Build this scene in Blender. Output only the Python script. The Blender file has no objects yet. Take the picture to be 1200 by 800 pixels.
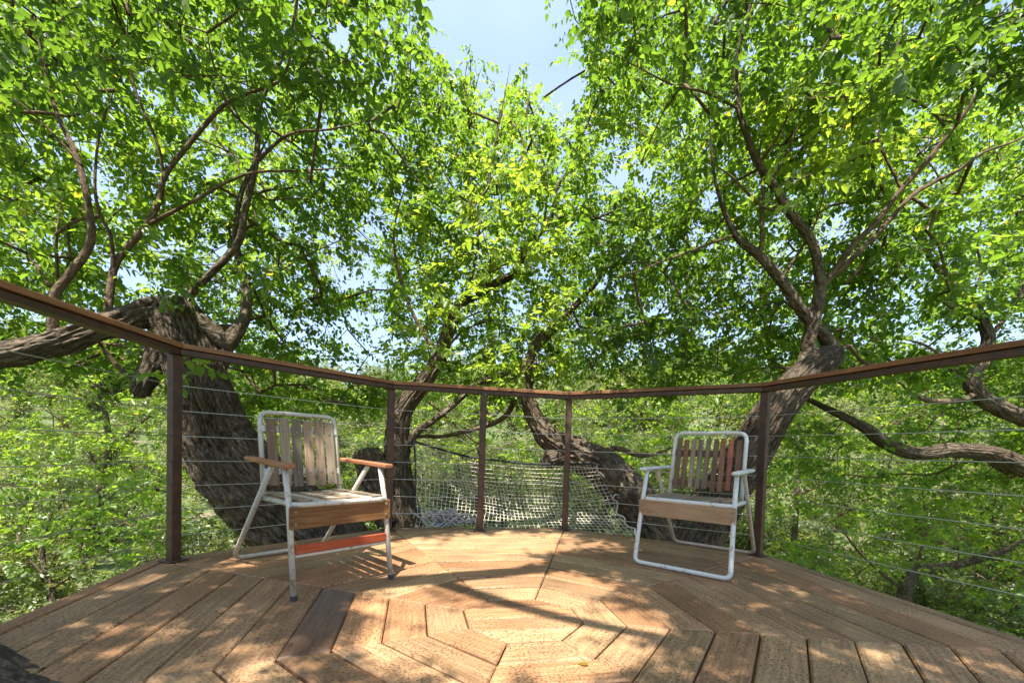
import bpy, bmesh, math, random
import numpy as np
from mathutils import Vector, Matrix

random.seed(7)
rng = np.random.default_rng(11)
scene = bpy.context.scene
COL = scene.collection

# ------------------------------------------------------------------ camera
CF, CPX, CPY = 483.08, 608.225, 541.41                 # focal length and principal point in photo pixels (1200 x 800)
CAM = np.array([-0.0328, -1.4893, 0.5991])
_ro, _pi = math.radians(1.88), math.radians(-1.39)
FW = np.array([0, math.cos(_pi), math.sin(_pi)])
_U0 = np.array([0, -math.sin(_pi), math.cos(_pi)])
_EX = np.array([1.0, 0, 0])
RX = math.cos(_ro) * _EX + math.sin(_ro) * _U0
UP = -math.sin(_ro) * _EX + math.cos(_ro) * _U0
cd = bpy.data.cameras.new('camera')
cam = bpy.data.objects.new('camera', cd)
COL.objects.link(cam)
cd.sensor_width = 36
cd.lens = CF / 1200 * 36
cd.shift_x = (600 - CPX) / 1200
cd.shift_y = (CPY - 400) / 1200
cd.clip_start, cd.clip_end = 0.02, 2000
M = Matrix.Identity(4)
for i in range(3):
    M[i][0], M[i][1], M[i][2], M[i][3] = RX[i], UP[i], -FW[i], CAM[i]
cam.matrix_world = M
scene.camera = cam

# ------------------------------------------------------------------ world, sun, exposure
SUN_EL, SUN_AZ = math.radians(67), math.radians(200)    # azimuth clockwise from +y
SUN = np.array([math.sin(SUN_AZ) * math.cos(SUN_EL), math.cos(SUN_AZ) * math.cos(SUN_EL), math.sin(SUN_EL)])
world = bpy.data.worlds.new('World')
scene.world = world
world.use_nodes = True
wn, wl = world.node_tree.nodes, world.node_tree.links
bg = wn['Background']
sky = wn.new('ShaderNodeTexSky')
sky.sky_type = 'NISHITA'
sky.sun_disc = False
sky.sun_elevation = SUN_EL
sky.sun_rotation = SUN_AZ
sky.air_density, sky.dust_density, sky.ozone_density = 1.0, 1.5, 1.0
tc = wn.new('ShaderNodeTexCoord')
mp = wn.new('ShaderNodeMapping'); mp.inputs['Scale'].default_value = (1.0, 1.0, 2.6)
cn = wn.new('ShaderNodeTexNoise'); cn.inputs['Scale'].default_value = 2.6; cn.inputs['Detail'].default_value = 7
cr = wn.new('ShaderNodeValToRGB')
cr.color_ramp.elements[0].position, cr.color_ramp.elements[1].position = 0.36, 0.74
cr.color_ramp.elements[0].color = (0.36, 0.36, 0.36, 1)
cmul = wn.new('ShaderNodeMix'); cmul.data_type = 'RGBA'
wl.new(tc.outputs['Generated'], mp.inputs['Vector']); wl.new(mp.outputs['Vector'], cn.inputs['Vector'])
wl.new(cn.outputs['Fac'], cr.inputs['Fac'])
wl.new(cr.outputs['Color'], cmul.inputs['Factor'])
wl.new(sky.outputs['Color'], cmul.inputs['A'])
cmul.inputs['B'].default_value = (1.75, 2.25, 3.4, 1)
wl.new(cmul.outputs['Result'], bg.inputs['Color'])
bg.inputs['Strength'].default_value = 0.15

sd = bpy.data.lights.new('sun', 'SUN')
sd.energy, sd.angle, sd.color = 4.6, math.radians(0.53), (1.0, 0.95, 0.86)
sun = bpy.data.objects.new('sun', sd)
COL.objects.link(sun)
sun.rotation_euler = Vector(SUN).to_track_quat('Z', 'Y').to_euler()
sun.location = Vector(SUN) * 30

vs = scene.view_settings
vs.view_transform, vs.look, vs.exposure, vs.gamma = 'Standard', 'None', 1.5, 1.0
vs.use_curve_mapping = False
cy = scene.cycles
cy.use_denoising = True
cy.max_bounces, cy.diffuse_bounces, cy.glossy_bounces, cy.transmission_bounces = 8, 5, 2, 5
cy.caustics_reflective = cy.caustics_refractive = False
cy.sample_clamp_indirect = 6.0

# ------------------------------------------------------------------ helpers
def ray(px, py): return RX * (px - CPX) / CF - UP * (py - CPY) / CF + FW
def at(px, py, d): return CAM + ray(px, py) * d
def ground(px, py, z=0.0):
    d = ray(px, py); return CAM + d * ((z - CAM[2]) / d[2])
def proj(P):
    q = np.asarray(P, float) - CAM
    w = q @ FW
    return CPX + CF * (q @ RX) / w, CPY - CF * (q @ UP) / w, w

def _hash(ix, iy, iz):
    h = (ix.astype(np.int64) * 374761393 + iy.astype(np.int64) * 668265263 + iz.astype(np.int64) * 2147483647) & 0xFFFFFFFF
    h = ((h ^ (h >> 13)) * 1274126177) & 0xFFFFFFFF
    h = ((h ^ (h >> 16)) * 2246822519) & 0xFFFFFFFF
    return ((h ^ (h >> 15)) & 0xFFFFFF) / float(0xFFFFFF)
def vnoise(P):
    P = np.asarray(P, float)
    i = np.floor(P); f = P - i; f = f * f * (3 - 2 * f)
    ix, iy, iz = i[..., 0], i[..., 1], i[..., 2]
    r = 0
    for a in (0, 1):
        for b in (0, 1):
            for c in (0, 1):
                w = (f[..., 0] if a else 1 - f[..., 0]) * (f[..., 1] if b else 1 - f[..., 1]) * (f[..., 2] if c else 1 - f[..., 2])
                r = r + w * _hash(ix + a, iy + b, iz + c)
    return r

def mesh_np(name, V, F, mat=None, smooth=False, attr=None):
    """F: (n,4) or (n,3) int array, or list of such arrays."""
    me = bpy.data.meshes.new(name)
    Fs = F if isinstance(F, list) else [F]
    Fs = [np.asarray(a, np.int32) for a in Fs if len(a)]
    V = np.asarray(V, np.float32)
    me.vertices.add(len(V)); me.vertices.foreach_set('co', V.ravel())
    tot = np.concatenate([np.full(len(a), a.shape[1], np.int32) for a in Fs])
    li = np.concatenate([a.ravel() for a in Fs])
    me.loops.add(len(li)); me.loops.foreach_set('vertex_index', li)
    me.polygons.add(len(tot))
    me.polygons.foreach_set('loop_start', np.concatenate([[0], np.cumsum(tot)[:-1]]).astype(np.int32))
    me.polygons.foreach_set('loop_total', tot)
    if smooth: me.polygons.foreach_set('use_smooth', np.ones(len(tot), bool))
    if attr:
        for an, (typ, dom, data) in attr.items():
            a = me.attributes.new(an, typ, dom)
            a.data.foreach_set('vector' if typ == 'FLOAT_VECTOR' else 'value', np.asarray(data, np.float32).ravel())
    me.update(calc_edges=True)
    if mat: me.materials.append(mat)
    return me
def obj(name, me, parent=None, loc=None, rot=None):
    o = bpy.data.objects.new(name, me)
    COL.objects.link(o)
    if parent: o.parent = parent
    if loc is not None: o.location = loc
    if rot is not None: o.rotation_euler = rot
    return o
def thing(name, label, cat, loc=(0, 0, 0), rz=0, group=None):
    o = bpy.data.objects.new(name, None)
    COL.objects.link(o)
    o.empty_display_size = 0.1
    o.location = loc; o.rotation_euler = (0, 0, rz)
    tag(o, label, cat, group)
    return o
def tag(o, label=None, cat=None, group=None, kind=None):
    if label: o['label'] = label
    if cat: o['category'] = cat
    if group: o['group'] = group
    if kind: o['kind'] = kind
    return o

def resample(P, R, step):
    """Catmull-Rom through P (n,3), radii R."""
    P = np.asarray(P, float); R = np.asarray(R, float)
    if len(P) == 2:
        n = max(2, int(np.linalg.norm(P[1] - P[0]) / step) + 1)
        t = np.linspace(0, 1, n)[:, None]
        return P[0] + (P[1] - P[0]) * t, R[0] + (R[1] - R[0]) * t[:, 0]
    Q = np.vstack([2 * P[0] - P[1], P, 2 * P[-1] - P[-2]])
    oP, oR = [], []
    for i in range(len(P) - 1):
        p0, p1, p2, p3 = Q[i], Q[i + 1], Q[i + 2], Q[i + 3]
        n = max(1, int(round(np.linalg.norm(p2 - p1) / step)))
        for k in range(n):
            t = k / n
            oP.append(0.5 * ((2 * p1) + (-p0 + p2) * t + (2 * p0 - 5 * p1 + 4 * p2 - p3) * t * t + (-p0 + 3 * p1 - 3 * p2 + p3) * t ** 3))
            oR.append(R[i] + (R[i + 1] - R[i]) * (t * t * (3 - 2 * t)))
    oP.append(P[-1]); oR.append(R[-1])
    return np.array(oP), np.array(oR)

def frames(P):
    T = np.gradient(P, axis=0); T /= np.linalg.norm(T, axis=1)[:, None] + 1e-12
    ref = np.array([0, 0, 1.0]) if abs(T[0][2]) < 0.9 else np.array([1.0, 0, 0])
    n = np.cross(T[0], ref); n /= np.linalg.norm(n)
    N = [n]
    for i in range(1, len(P)):
        n = n - T[i] * (n @ T[i]); n /= np.linalg.norm(n) + 1e-12
        N.append(n)
    N = np.array(N)
    return T, N, np.cross(T, N)

def tube(P, R, segs, cap=True, bark=0.0, seed=0.0, lump=0.0):
    """returns V, quads, tris, coords(for bark texture)"""
    P = np.asarray(P, float); n = len(P)
    R = np.broadcast_to(np.asarray(R, float), (n,)).copy()
    T, N, B = frames(P)
    a = np.arange(segs) / segs * 2 * np.pi
    ca, sa = np.cos(a), np.sin(a)
    L = np.concatenate([[0], np.cumsum(np.linalg.norm(np.diff(P, axis=0), axis=1))])
    rr = np.repeat(R[:, None], segs, 1)
    if bark > 0 or lump > 0:
        R0 = max(R.max(), 1e-3)
        tw = a[None, :] + 0.25 * L[:, None]
        cx, sx = np.cos(tw), np.sin(tw)
        Lb = np.repeat(L[:, None], segs, 1)
        if lump > 0:
            q = np.stack([cx * 1.1 + seed, sx * 1.1, Lb * 2.2], -1)
            rr = rr * (1 + lump * (vnoise(q) - 0.5) * 2)
            q = np.stack([cx * 2.3 + seed + 9, sx * 2.3, Lb * 5.0], -1)
            rr = rr * (1 + lump * 0.5 * (vnoise(q) - 0.5) * 2)
        if bark > 0:
            k = R0 / 0.040
            q = np.stack([cx * k + seed + 31, sx * k, Lb * 4.2], -1)
            warp = (vnoise(np.stack([cx * 3 + seed, sx * 3, Lb * 9], -1)) - 0.5) * 0.9
            q[..., 0] += warp; q[..., 1] += warp
            v1 = np.clip(np.abs(vnoise(q) * 2 - 1) * 2.0, 0, 1)
            q2 = q * np.array([2.1, 2.1, 2.0]) + 17.0
            v2 = np.clip(np.abs(vnoise(q2) * 2 - 1) * 2.2, 0, 1)
            v3 = vnoise(q * np.array([4.5, 4.5, 5.0]) + 5.0)
            h = 0.55 * v1 + 0.30 * v2 + 0.15 * v3
            rr = rr + bark * (h - 0.55) * np.minimum(1, R[:, None] / (0.6 * R0))
    V = P[:, None, :] + rr[..., None] * (ca[None, :, None] * N[:, None, :] + sa[None, :, None] * B[:, None, :])
    Rm = R.mean()
    co = np.stack([np.repeat((ca * Rm)[None], n, 0), np.repeat((sa * Rm)[None], n, 0), np.repeat(L[:, None], segs, 1)], -1)
    V = V.reshape(-1, 3); co = co.reshape(-1, 3)
    i = np.arange(n - 1)[:, None] * segs; j = np.arange(segs)[None]; jn = (j + 1) % segs
    Q = np.stack([i + j, i + jn, i + segs + jn, i + segs + j], -1).reshape(-1, 4)
    Tq = np.zeros((0, 3), int)
    if cap:
        V = np.vstack([V, P[0], P[-1] + T[-1] * R[-1] * 0.25]); co = np.vstack([co, co[0], co[-1]])
        c0, c1 = n * segs, n * segs + 1
        j = np.arange(segs); jn = (j + 1) % segs
        Tq = np.vstack([np.stack([np.full(segs, c0), jn, j], -1), np.stack([np.full(segs, c1), (n - 1) * segs + j, (n - 1) * segs + jn], -1)])
    return V, Q, Tq, co

def join(parts):
    Vs, Qs, Ts, Cs, o = [], [], [], [], 0
    for V, Q, T, C in parts:
        Vs.append(V); Qs.append(Q + o); Ts.append(T + o); Cs.append(C); o += len(V)
    return np.vstack(Vs), np.vstack(Qs), np.vstack(Ts), np.vstack(Cs)
def tube_obj(name, P, R, segs, mat, parent=None, step=None, cap=True, **kw):
    P = np.asarray(P, float); R = np.broadcast_to(np.asarray(R, float), (len(P),))
    if step: P, R = resample(P, R, step)
    V, Q, T, C = tube(P, R, segs, cap, **kw)
    return obj(name, mesh_np(name, V, [Q, T], mat, True, {'bk': ('FLOAT_VECTOR', 'POINT', C)}), parent)

def fillet(P, r, n=5):
    """round the inner corners of a polyline"""
    P = [np.asarray(p, float) for p in P]
    out = [P[0]]
    for i in range(1, len(P) - 1):
        a, b, c = P[i - 1], P[i], P[i + 1]
        u = (a - b) / np.linalg.norm(a - b); v = (c - b) / np.linalg.norm(c - b)
        for k in range(n + 1):
            t = k / n
            out.append((1 - t) ** 2 * (b + u * r) + 2 * t * (1 - t) * b + t * t * (b + v * r))
    out.append(P[-1])
    return np.array(out)

def box_mesh(name, sx, sy, sz, mat, bevel=0.003, warp=None):
    bm = bmesh.new()
    bmesh.ops.create_cube(bm, size=1)
    bmesh.ops.scale(bm, vec=(sx, sy, sz), verts=bm.verts)
    if bevel: bmesh.ops.bevel(bm, geom=list(bm.edges), offset=bevel, segments=1, affect='EDGES')
    if warp:
        for v in bm.verts: v.co = warp(v.co)
    me = bpy.data.meshes.new(name); bm.to_mesh(me); bm.free()
    me.materials.append(mat)
    return me
def beam(name, A, B, w, h, mat, parent=None, roll=0.0, bevel=0.003, up=(0, 0, 1)):
    """box whose long local X runs from A to B; h is along 'up', w across"""
    A, B = Vector(A), Vector(B)
    x = (B - A); L = x.length; x.normalize()
    y = Vector(up).cross(x); y.normalize(); z = x.cross(y)
    if roll:
        q = Matrix.Rotation(roll, 3, x); y, z = q @ y, q @ z
    o = obj(name, box_mesh(name, L, w, h, mat, bevel), parent)
    m = Matrix.Identity(4)
    for i in range(3): m[i][0], m[i][1], m[i][2], m[i][3] = x[i], y[i], z[i], ((A + B) / 2)[i]
    o.matrix_local = m
    return o

# ------------------------------------------------------------------ materials
class NT:
    def __init__(s, name):
        s.m = bpy.data.materials.new(name); s.m.use_nodes = True
        s.n, s.l = s.m.node_tree.nodes, s.m.node_tree.links
        s.b = s.n['Principled BSDF']; s.out = s.n['Material Output']
    def N(s, typ, **kw):
        nd = s.n.new(typ)
        for k, v in kw.items():
            if k in nd.inputs.keys():
                if hasattr(v, 'is_linked') or isinstance(v, bpy.types.NodeSocket): s.l.new(v, nd.inputs[k])
                else: nd.inputs[k].default_value = v
            else: setattr(nd, k, v)
        return nd
    def L(s, a, b): s.l.new(a, b)
    def ramp(s, fac, stops):
        r = s.n.new('ShaderNodeValToRGB'); e = r.color_ramp.elements
        while len(e) < len(stops): e.new(0.5)
        for k, (p, c) in enumerate(stops):
            e[k].position = p; e[k].color = (*c, 1) if len(c) == 3 else c
        s.l.new(fac, r.inputs['Fac']); return r.outputs['Color']
    def mix(s, fac, a, b, mode='MIX'):
        m = s.n.new('ShaderNodeMix'); m.data_type = 'RGBA'; m.blend_type = mode
        for k, v in (('Factor', fac), ('A', a), ('B', b)):
            if isinstance(v, bpy.types.NodeSocket): s.l.new(v, m.inputs[k])
            elif k == 'Factor': m.inputs[k].default_value = v
            else: m.inputs[k].default_value = (*v, 1)
        return m.outputs['Result']
    def math(s, op, a, b=None):
        m = s.n.new('ShaderNodeMath'); m.operation = op
        for k, v in ((0, a), (1, b)):
            if v is None: continue
            if isinstance(v, bpy.types.NodeSocket): s.l.new(v, m.inputs[k])
            else: m.inputs[k].default_value = v
        return m.outputs[0]
    def bump(s, h, strength, dist):
        b = s.n.new('ShaderNodeBump'); b.inputs['Strength'].default_value = strength; b.inputs['Distance'].default_value = dist
        s.l.new(h, b.inputs['Height']); s.l.new(b.outputs['Normal'], s.b.inputs['Normal'])

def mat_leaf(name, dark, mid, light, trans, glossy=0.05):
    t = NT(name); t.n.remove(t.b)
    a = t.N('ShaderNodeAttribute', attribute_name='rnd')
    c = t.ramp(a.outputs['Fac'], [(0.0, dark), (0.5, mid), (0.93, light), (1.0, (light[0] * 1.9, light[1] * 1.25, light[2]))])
    tcol = t.mix(1.0, c, trans, 'MULTIPLY')
    d = t.N('ShaderNodeBsdfDiffuse'); t.L(c, d.inputs['Color'])
    tr = t.N('ShaderNodeBsdfTranslucent'); t.L(tcol, tr.inputs['Color'])
    m1 = t.N('ShaderNodeMixShader'); m1.inputs[0].default_value = 0.58
    t.L(d.outputs[0], m1.inputs[1]); t.L(tr.outputs[0], m1.inputs[2])
    g = t.N('ShaderNodeBsdfGlossy'); g.inputs['Roughness'].default_value = 0.42; g.inputs['Color'].default_value = (0.8, 0.85, 0.8, 1)
    m2 = t.N('ShaderNodeMixShader'); m2.inputs[0].default_value = glossy
    t.L(m1.outputs[0], m2.inputs[1]); t.L(g.outputs[0], m2.inputs[2])
    t.L(m2.outputs[0], t.out.inputs['Surface'])
    return t.m

def mat_wood(name, c0, c1, c2, speck=0.0, rough=0.7, scale=1.0, vary=0.25, axis='X'):
    t = NT(name)
    tcn = t.N('ShaderNodeTexCoord'); oi = t.N('ShaderNodeObjectInfo')
    off = t.N('ShaderNodeVectorMath', operation='SCALE'); 
    comb = t.N('ShaderNodeCombineXYZ'); t.L(oi.outputs['Random'], comb.inputs['X']); t.L(oi.outputs['Random'], comb.inputs['Y'])
    t.L(comb.outputs[0], off.inputs[0]); off.inputs['Scale'].default_value = 37.0
    add = t.N('ShaderNodeVectorMath', operation='ADD'); t.L(tcn.outputs['Object'], add.inputs[0]); t.L(off.outputs[0], add.inputs[1])
    mpn = t.N('ShaderNodeMapping'); t.L(add.outputs[0], mpn.inputs['Vector'])
    s = (1.2, 22, 22) if axis == 'X' else (22, 22, 1.2)
    mpn.inputs['Scale'].default_value = tuple(x * scale for x in s)
    n1 = t.N('ShaderNodeTexNoise'); t.L(mpn.outputs[0], n1.inputs['Vector']); n1.inputs['Scale'].default_value = 3.0; n1.inputs['Detail'].default_value = 6; n1.inputs['Roughness'].default_value = 0.65
    col = t.ramp(n1.outputs['Fac'], [(0.28, c0), (0.5, c1), (0.72, c2)])
    n2 = t.N('ShaderNodeTexNoise'); t.L(add.outputs[0], n2.inputs['Vector']); n2.inputs['Scale'].default_value = 3.5; n2.inputs['Detail'].default_value = 4
    blot = t.ramp(n2.outputs['Fac'], [(0.3, (0.72, 0.70, 0.68)), (0.65, (1.08, 1.05, 1.0))])
    col = t.mix(1.0, col, blot, 'MULTIPLY')
    var = t.math('ADD', t.math('MULTIPLY', oi.outputs['Random'], vary * 2), 1 - vary)
    vc = t.N('ShaderNodeCombineColor'); t.L(var, vc.inputs[0]); t.L(var, vc.inputs[1]); t.L(var, vc.inputs[2])
    col = t.mix(1.0, col, vc.outputs[0], 'MULTIPLY')
    fr = t.math('FRACT', t.math('MULTIPLY', oi.outputs['Random'], 7.31))
    tint = t.ramp(fr, [(0.0, (1.10, 0.93, 0.84)), (0.5, (1.0, 1.0, 1.0)), (1.0, (0.94, 1.0, 0.98))])
    col = t.mix(1.0, col, tint, 'MULTIPLY')
    if speck:
        n3 = t.N('ShaderNodeTexNoise'); t.L(add.outputs[0], n3.inputs['Vector']); n3.inputs['Scale'].default_value = 115; n3.inputs['Detail'].default_value = 2.0
        sp = t.ramp(n3.outputs['Fac'], [(0.50, (0, 0, 0)), (0.60, (1, 1, 1))])
        n4 = t.N('ShaderNodeTexNoise'); t.L(add.outputs[0], n4.inputs['Vector']); n4.inputs['Scale'].default_value = 6; n4.inputs['Detail'].default_value = 2
        sm = t.ramp(n4.outputs['Fac'], [(0.32, (0.25, 0.25, 0.25)), (0.55, (1, 1, 1))])
        fac = t.math('MULTIPLY', t.math('MULTIPLY', sp, sm), speck)
        col = t.mix(fac, col, (c0[0] * 0.42, c0[1] * 0.34, c0[2] * 0.28))
    t.L(col, t.b.inputs['Base Color'])
    t.b.inputs['Roughness'].default_value = rough
    t.b.inputs['Specular IOR Level'].default_value = 0.3
    t.bump(n1.outputs['Fac'], 0.16, 0.003)
    return t.m

def mat_bark(name, dark, mid, light, bump=1.0, cell=24.0):
    t = NT(name)
    a = t.N('ShaderNodeAttribute', attribute_name='bk')
    nw = t.N('ShaderNodeTexNoise'); t.L(a.outputs['Vector'], nw.inputs['Vector']); nw.inputs['Scale'].default_value = 14; nw.inputs['Detail'].default_value = 3
    wv = t.N('ShaderNodeVectorMath', operation='MULTIPLY_ADD'); t.L(nw.outputs['Color'], wv.inputs[0]); wv.inputs[1].default_value = (0.035, 0.035, 0.03); t.L(a.outputs['Vector'], wv.inputs[2])
    mpn = t.N('ShaderNodeMapping'); t.L(wv.outputs[0], mpn.inputs['Vector']); mpn.inputs['Scale'].default_value = (1, 1, 0.24)
    vo = t.N('ShaderNodeTexVoronoi', feature='DISTANCE_TO_EDGE'); t.L(mpn.outputs[0], vo.inputs['Vector']); vo.inputs['Scale'].default_value = cell
    crack = t.ramp(vo.outputs['Distance'], [(0.0, (0, 0, 0)), (0.16, (0.55, 0.55, 0.55)), (0.42, (1, 1, 1))])
    n1 = t.N('ShaderNodeTexNoise'); t.L(mpn.outputs[0], n1.inputs['Vector']); n1.inputs['Scale'].default_value = 70; n1.inputs['Detail'].default_value = 8; n1.inputs['Roughness'].default_value = 0.75
    n2 = t.N('ShaderNodeTexNoise'); t.L(a.outputs['Vector'], n2.inputs['Vector']); n2.inputs['Scale'].default_value = 6; n2.inputs['Detail'].default_value = 5
    col = t.ramp(n1.outputs['Fac'], [(0.36, dark), (0.50, mid), (0.66, light)])
    pt = t.ramp(n2.outputs['Fac'], [(0.35, (0.72, 0.68, 0.62)), (0.55, (1.0, 1.0, 0.98)), (0.70, (1.22, 1.24, 1.16))])
    col = t.mix(1.0, col, pt, 'MULTIPLY')
    t.L(col, t.b.inputs['Base Color'])
    t.b.inputs['Roughness'].default_value = 0.92
    t.b.inputs['Specular IOR Level'].default_value = 0.15
    h = t.math('ADD', t.math('MULTIPLY', crack, 1.0), t.math('MULTIPLY', n1.outputs['Fac'], 0.55))
    t.bump(h, bump, 0.022)
    return t.m

def mat_plain(name, c, rough=0.5, metal=0.0, wear=None, wscale=30.0, wpos=(0.55, 0.65)):
    t = NT(name)
    if wear:
        tcn = t.N('ShaderNodeTexCoord')
        n1 = t.N('ShaderNodeTexNoise'); t.L(tcn.outputs['Object'], n1.inputs['Vector']); n1.inputs['Scale'].default_value = wscale; n1.inputs['Detail'].default_value = 6
        col = t.ramp(n1.outputs['Fac'], [(wpos[0], c), (wpos[1], wear)])
        t.L(col, t.b.inputs['Base Color'])
        t.bump(n1.outputs['Fac'], 0.15, 0.002)
    else: t.b.inputs['Base Color'].default_value = (*c, 1)
    t.b.inputs['Roughness'].default_value = rough; t.b.inputs['Metallic'].default_value = metal
    return t.m

LEAF = mat_leaf('elm_leaf', (0.038, 0.080, 0.012), (0.082, 0.152, 0.022), (0.155, 0.225, 0.036), (3.3, 3.0, 1.4), 0.03)
LEAFB = mat_leaf('brush_leaf', (0.065, 0.10, 0.022), (0.14, 0.185, 0.045), (0.24, 0.275, 0.085), (1.9, 1.7, 1.1))
BARK = mat_bark('elm_bark', (0.05, 0.036, 0.026), (0.125, 0.096, 0.070), (0.25, 0.205, 0.155))
TWIG = mat_bark('twig_bark', (0.07, 0.045, 0.03), (0.14, 0.095, 0.065), (0.24, 0.18, 0.13), 0.3, 60.0)
DECKM = mat_wood('deck_plank', (0.235, 0.132, 0.065), (0.37, 0.222, 0.117), (0.49, 0.315, 0.178), speck=0.7, rough=0.62)
DECKD = mat_wood('dark_plank', (0.09, 0.058, 0.04), (0.135, 0.092, 0.066), (0.185, 0.135, 0.10), speck=0.4, rough=0.38)
STEEL = mat_plain('rusty_steel', (0.07, 0.04, 0.028), 0.55, 0.25, (0.12, 0.06, 0.036), 25, (0.4, 0.7))
CAPW = mat_wood('rail_cap', (0.19, 0.085, 0.04), (0.29, 0.135, 0.062), (0.37, 0.19, 0.09), rough=0.6)
CABLE = mat_plain('cable_steel', (0.55, 0.55, 0.53), 0.35, 0.8)
WHITE = mat_plain('worn_white_tube', (0.58, 0.54, 0.46), 0.42, 0.15, (0.35, 0.27, 0.2), 45, (0.56, 0.7))
WHITE2 = mat_plain('white_tube', (0.73, 0.71, 0.66), 0.4, 0.05, (0.42, 0.32, 0.24), 40, (0.6, 0.72))
TAN = mat_plain('tan_tube', (0.50, 0.40, 0.30), 0.45, 0.1, (0.62, 0.56, 0.48), 30, (0.5, 0.7))
GREYW = mat_wood('grey_slat', (0.17, 0.125, 0.09), (0.30, 0.23, 0.165), (0.41, 0.33, 0.25), scale=2.0, rough=0.85)
REDW = mat_wood('red_brown_slat', (0.15, 0.085, 0.055), (0.26, 0.155, 0.10), (0.35, 0.225, 0.155), scale=2.0, rough=0.8, vary=0.35)
REDP = mat_wood('red_slat', (0.17, 0.06, 0.04), (0.27, 0.09, 0.055), (0.34, 0.14, 0.09), scale=2.0, rough=0.7)
ORNG = mat_wood('orange_arm', (0.26, 0.09, 0.04), (0.40, 0.165, 0.08), (0.48, 0.25, 0.14), scale=2.0, rough=0.55)
REDS = mat_wood('red_stretcher', (0.28, 0.055, 0.022), (0.39, 0.092, 0.04), (0.45, 0.15, 0.07), scale=2.0, rough=0.5)
APRW = mat_wood('apron_wood', (0.16, 0.07, 0.022), (0.30, 0.14, 0.05), (0.44, 0.24, 0.10), scale=1.6, rough=0.7)
APRB = mat_wood('pale_apron_wood', (0.25, 0.145, 0.08), (0.38, 0.24, 0.14), (0.47, 0.31, 0.19), scale=1.6, rough=0.7)
PALEW = mat_wood('pale_seat_slat', (0.38, 0.33, 0.26), (0.50, 0.44, 0.35), (0.58, 0.52, 0.43), scale=2.0, rough=0.7)
SCREW = mat_plain('screw_steel', (0.28, 0.25, 0.22), 0.4, 0.7)
FOOT = mat_plain('rubber_foot', (0.05, 0.05, 0.05), 0.8)
ROPE = mat_plain('net_rope', (0.56, 0.52, 0.43), 0.9, 0, (0.42, 0.38, 0.3), 60, (0.45, 0.6))
BROPE = mat_plain('black_rope', (0.03, 0.03, 0.03), 0.9)
LROPE = mat_plain('lilac_rope', (0.50, 0.46, 0.48), 0.9, 0, (0.36, 0.33, 0.34), 80, (0.45, 0.6))

# ground
def mat_ground():
    t = NT('leaf_litter_ground')
    tcn = t.N('ShaderNodeTexCoord')
    n1 = t.N('ShaderNodeTexNoise'); t.L(tcn.outputs['Object'], n1.inputs['Vector']); n1.inputs['Scale'].default_value = 0.7; n1.inputs['Detail'].default_value = 6
    n2 = t.N('ShaderNodeTexNoise'); t.L(tcn.outputs['Object'], n2.inputs['Vector']); n2.inputs['Scale'].default_value = 9; n2.inputs['Detail'].default_value = 8
    a = t.ramp(n2.outputs['Fac'], [(0.35, (0.10, 0.075, 0.045)), (0.55, (0.21, 0.165, 0.105)), (0.72, (0.33, 0.27, 0.18))])
    g = t.ramp(n2.outputs['Fac'], [(0.35, (0.04, 0.065, 0.015)), (0.7, (0.13, 0.17, 0.05))])
    f = t.ramp(n1.outputs['Fac'], [(0.34, (0, 0, 0)), (0.48, (1, 1, 1))])
    t.L(t.mix(f, a, g), t.b.inputs['Base Color'])
    t.b.inputs['Roughness'].default_value = 1.0
    t.bump(n2.outputs['Fac'], 0.8, 0.08)
    return t.m
def terrain(x, y):
    x = np.asarray(x, float); y = np.asarray(y, float)
    r = np.hypot(x, y)
    a = np.clip((r - 14) / 75, 0, 1); a = a * a * (3 - 2 * a)
    h = -2.7 + a * (13.5 + 2.5 * np.sin(np.arctan2(x, y) * 3 + 0.6))
    h = h + (vnoise(np.stack([x * 0.25 + 50, y * 0.25 + 50, 0 * x], -1)) - 0.5) * 0.5 * np.clip(r / 5, 0, 1)
    h = h + np.clip((r - 7) / 10, 0, 1) * 0.9
    return h
rad = np.concatenate([np.linspace(0, 16, 40), np.geomspace(17, 900, 50)])
nA = 96
ang = np.arange(nA) / nA * 2 * np.pi
GX = (rad[:, None] * np.sin(ang)[None]).ravel(); GY = (rad[:, None] * np.cos(ang)[None]).ravel()
GV = np.stack([GX, GY, terrain(GX, GY)], -1)
ii = np.arange(len(rad) - 1)[:, None] * nA; jj = np.arange(nA)[None]; jn = (jj + 1) % nA
GQ = np.stack([ii + jj, ii + nA + jj, ii + nA + jn, ii + jn], -1).reshape(-1, 4)
tag(obj('ground', mesh_np('ground', GV, GQ, mat_ground(), True)), kind='structure')

# ------------------------------------------------------------------ deck: octagon rings of mitred planks
W = 0.142
ROT = math.radians(-11.78)
DTH = np.radians([0.85, -0.48, 3.91, -0.09, -5.83, 3.43, -1.59, -0.2])
DA = [0.0003, 0.0124, -0.0028, -0.0149, 0.0092, 0.0077, -0.0038, -0.0081]
WS = [-0.0627, 0.0296, 0.0651, 0.0571, 0.0613, -0.0206, -0.1208, -0.0915]
A0 = 0.1965
def side(s, k, extra=0.0):
    s %= 8
    return math.radians(45 * s - 22.5) + ROT + DTH[s], A0 + k * W * (1 + WS[s]) + DA[s] + extra
def vert(v, k, extra=0.0):
    t1, o1 = side(v, k, extra); t2, o2 = side(v + 1, k, extra)
    return np.linalg.solve(np.array([[math.cos(t1), math.sin(t1)], [math.cos(t2), math.sin(t2)]]), [o1, o2])

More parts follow.
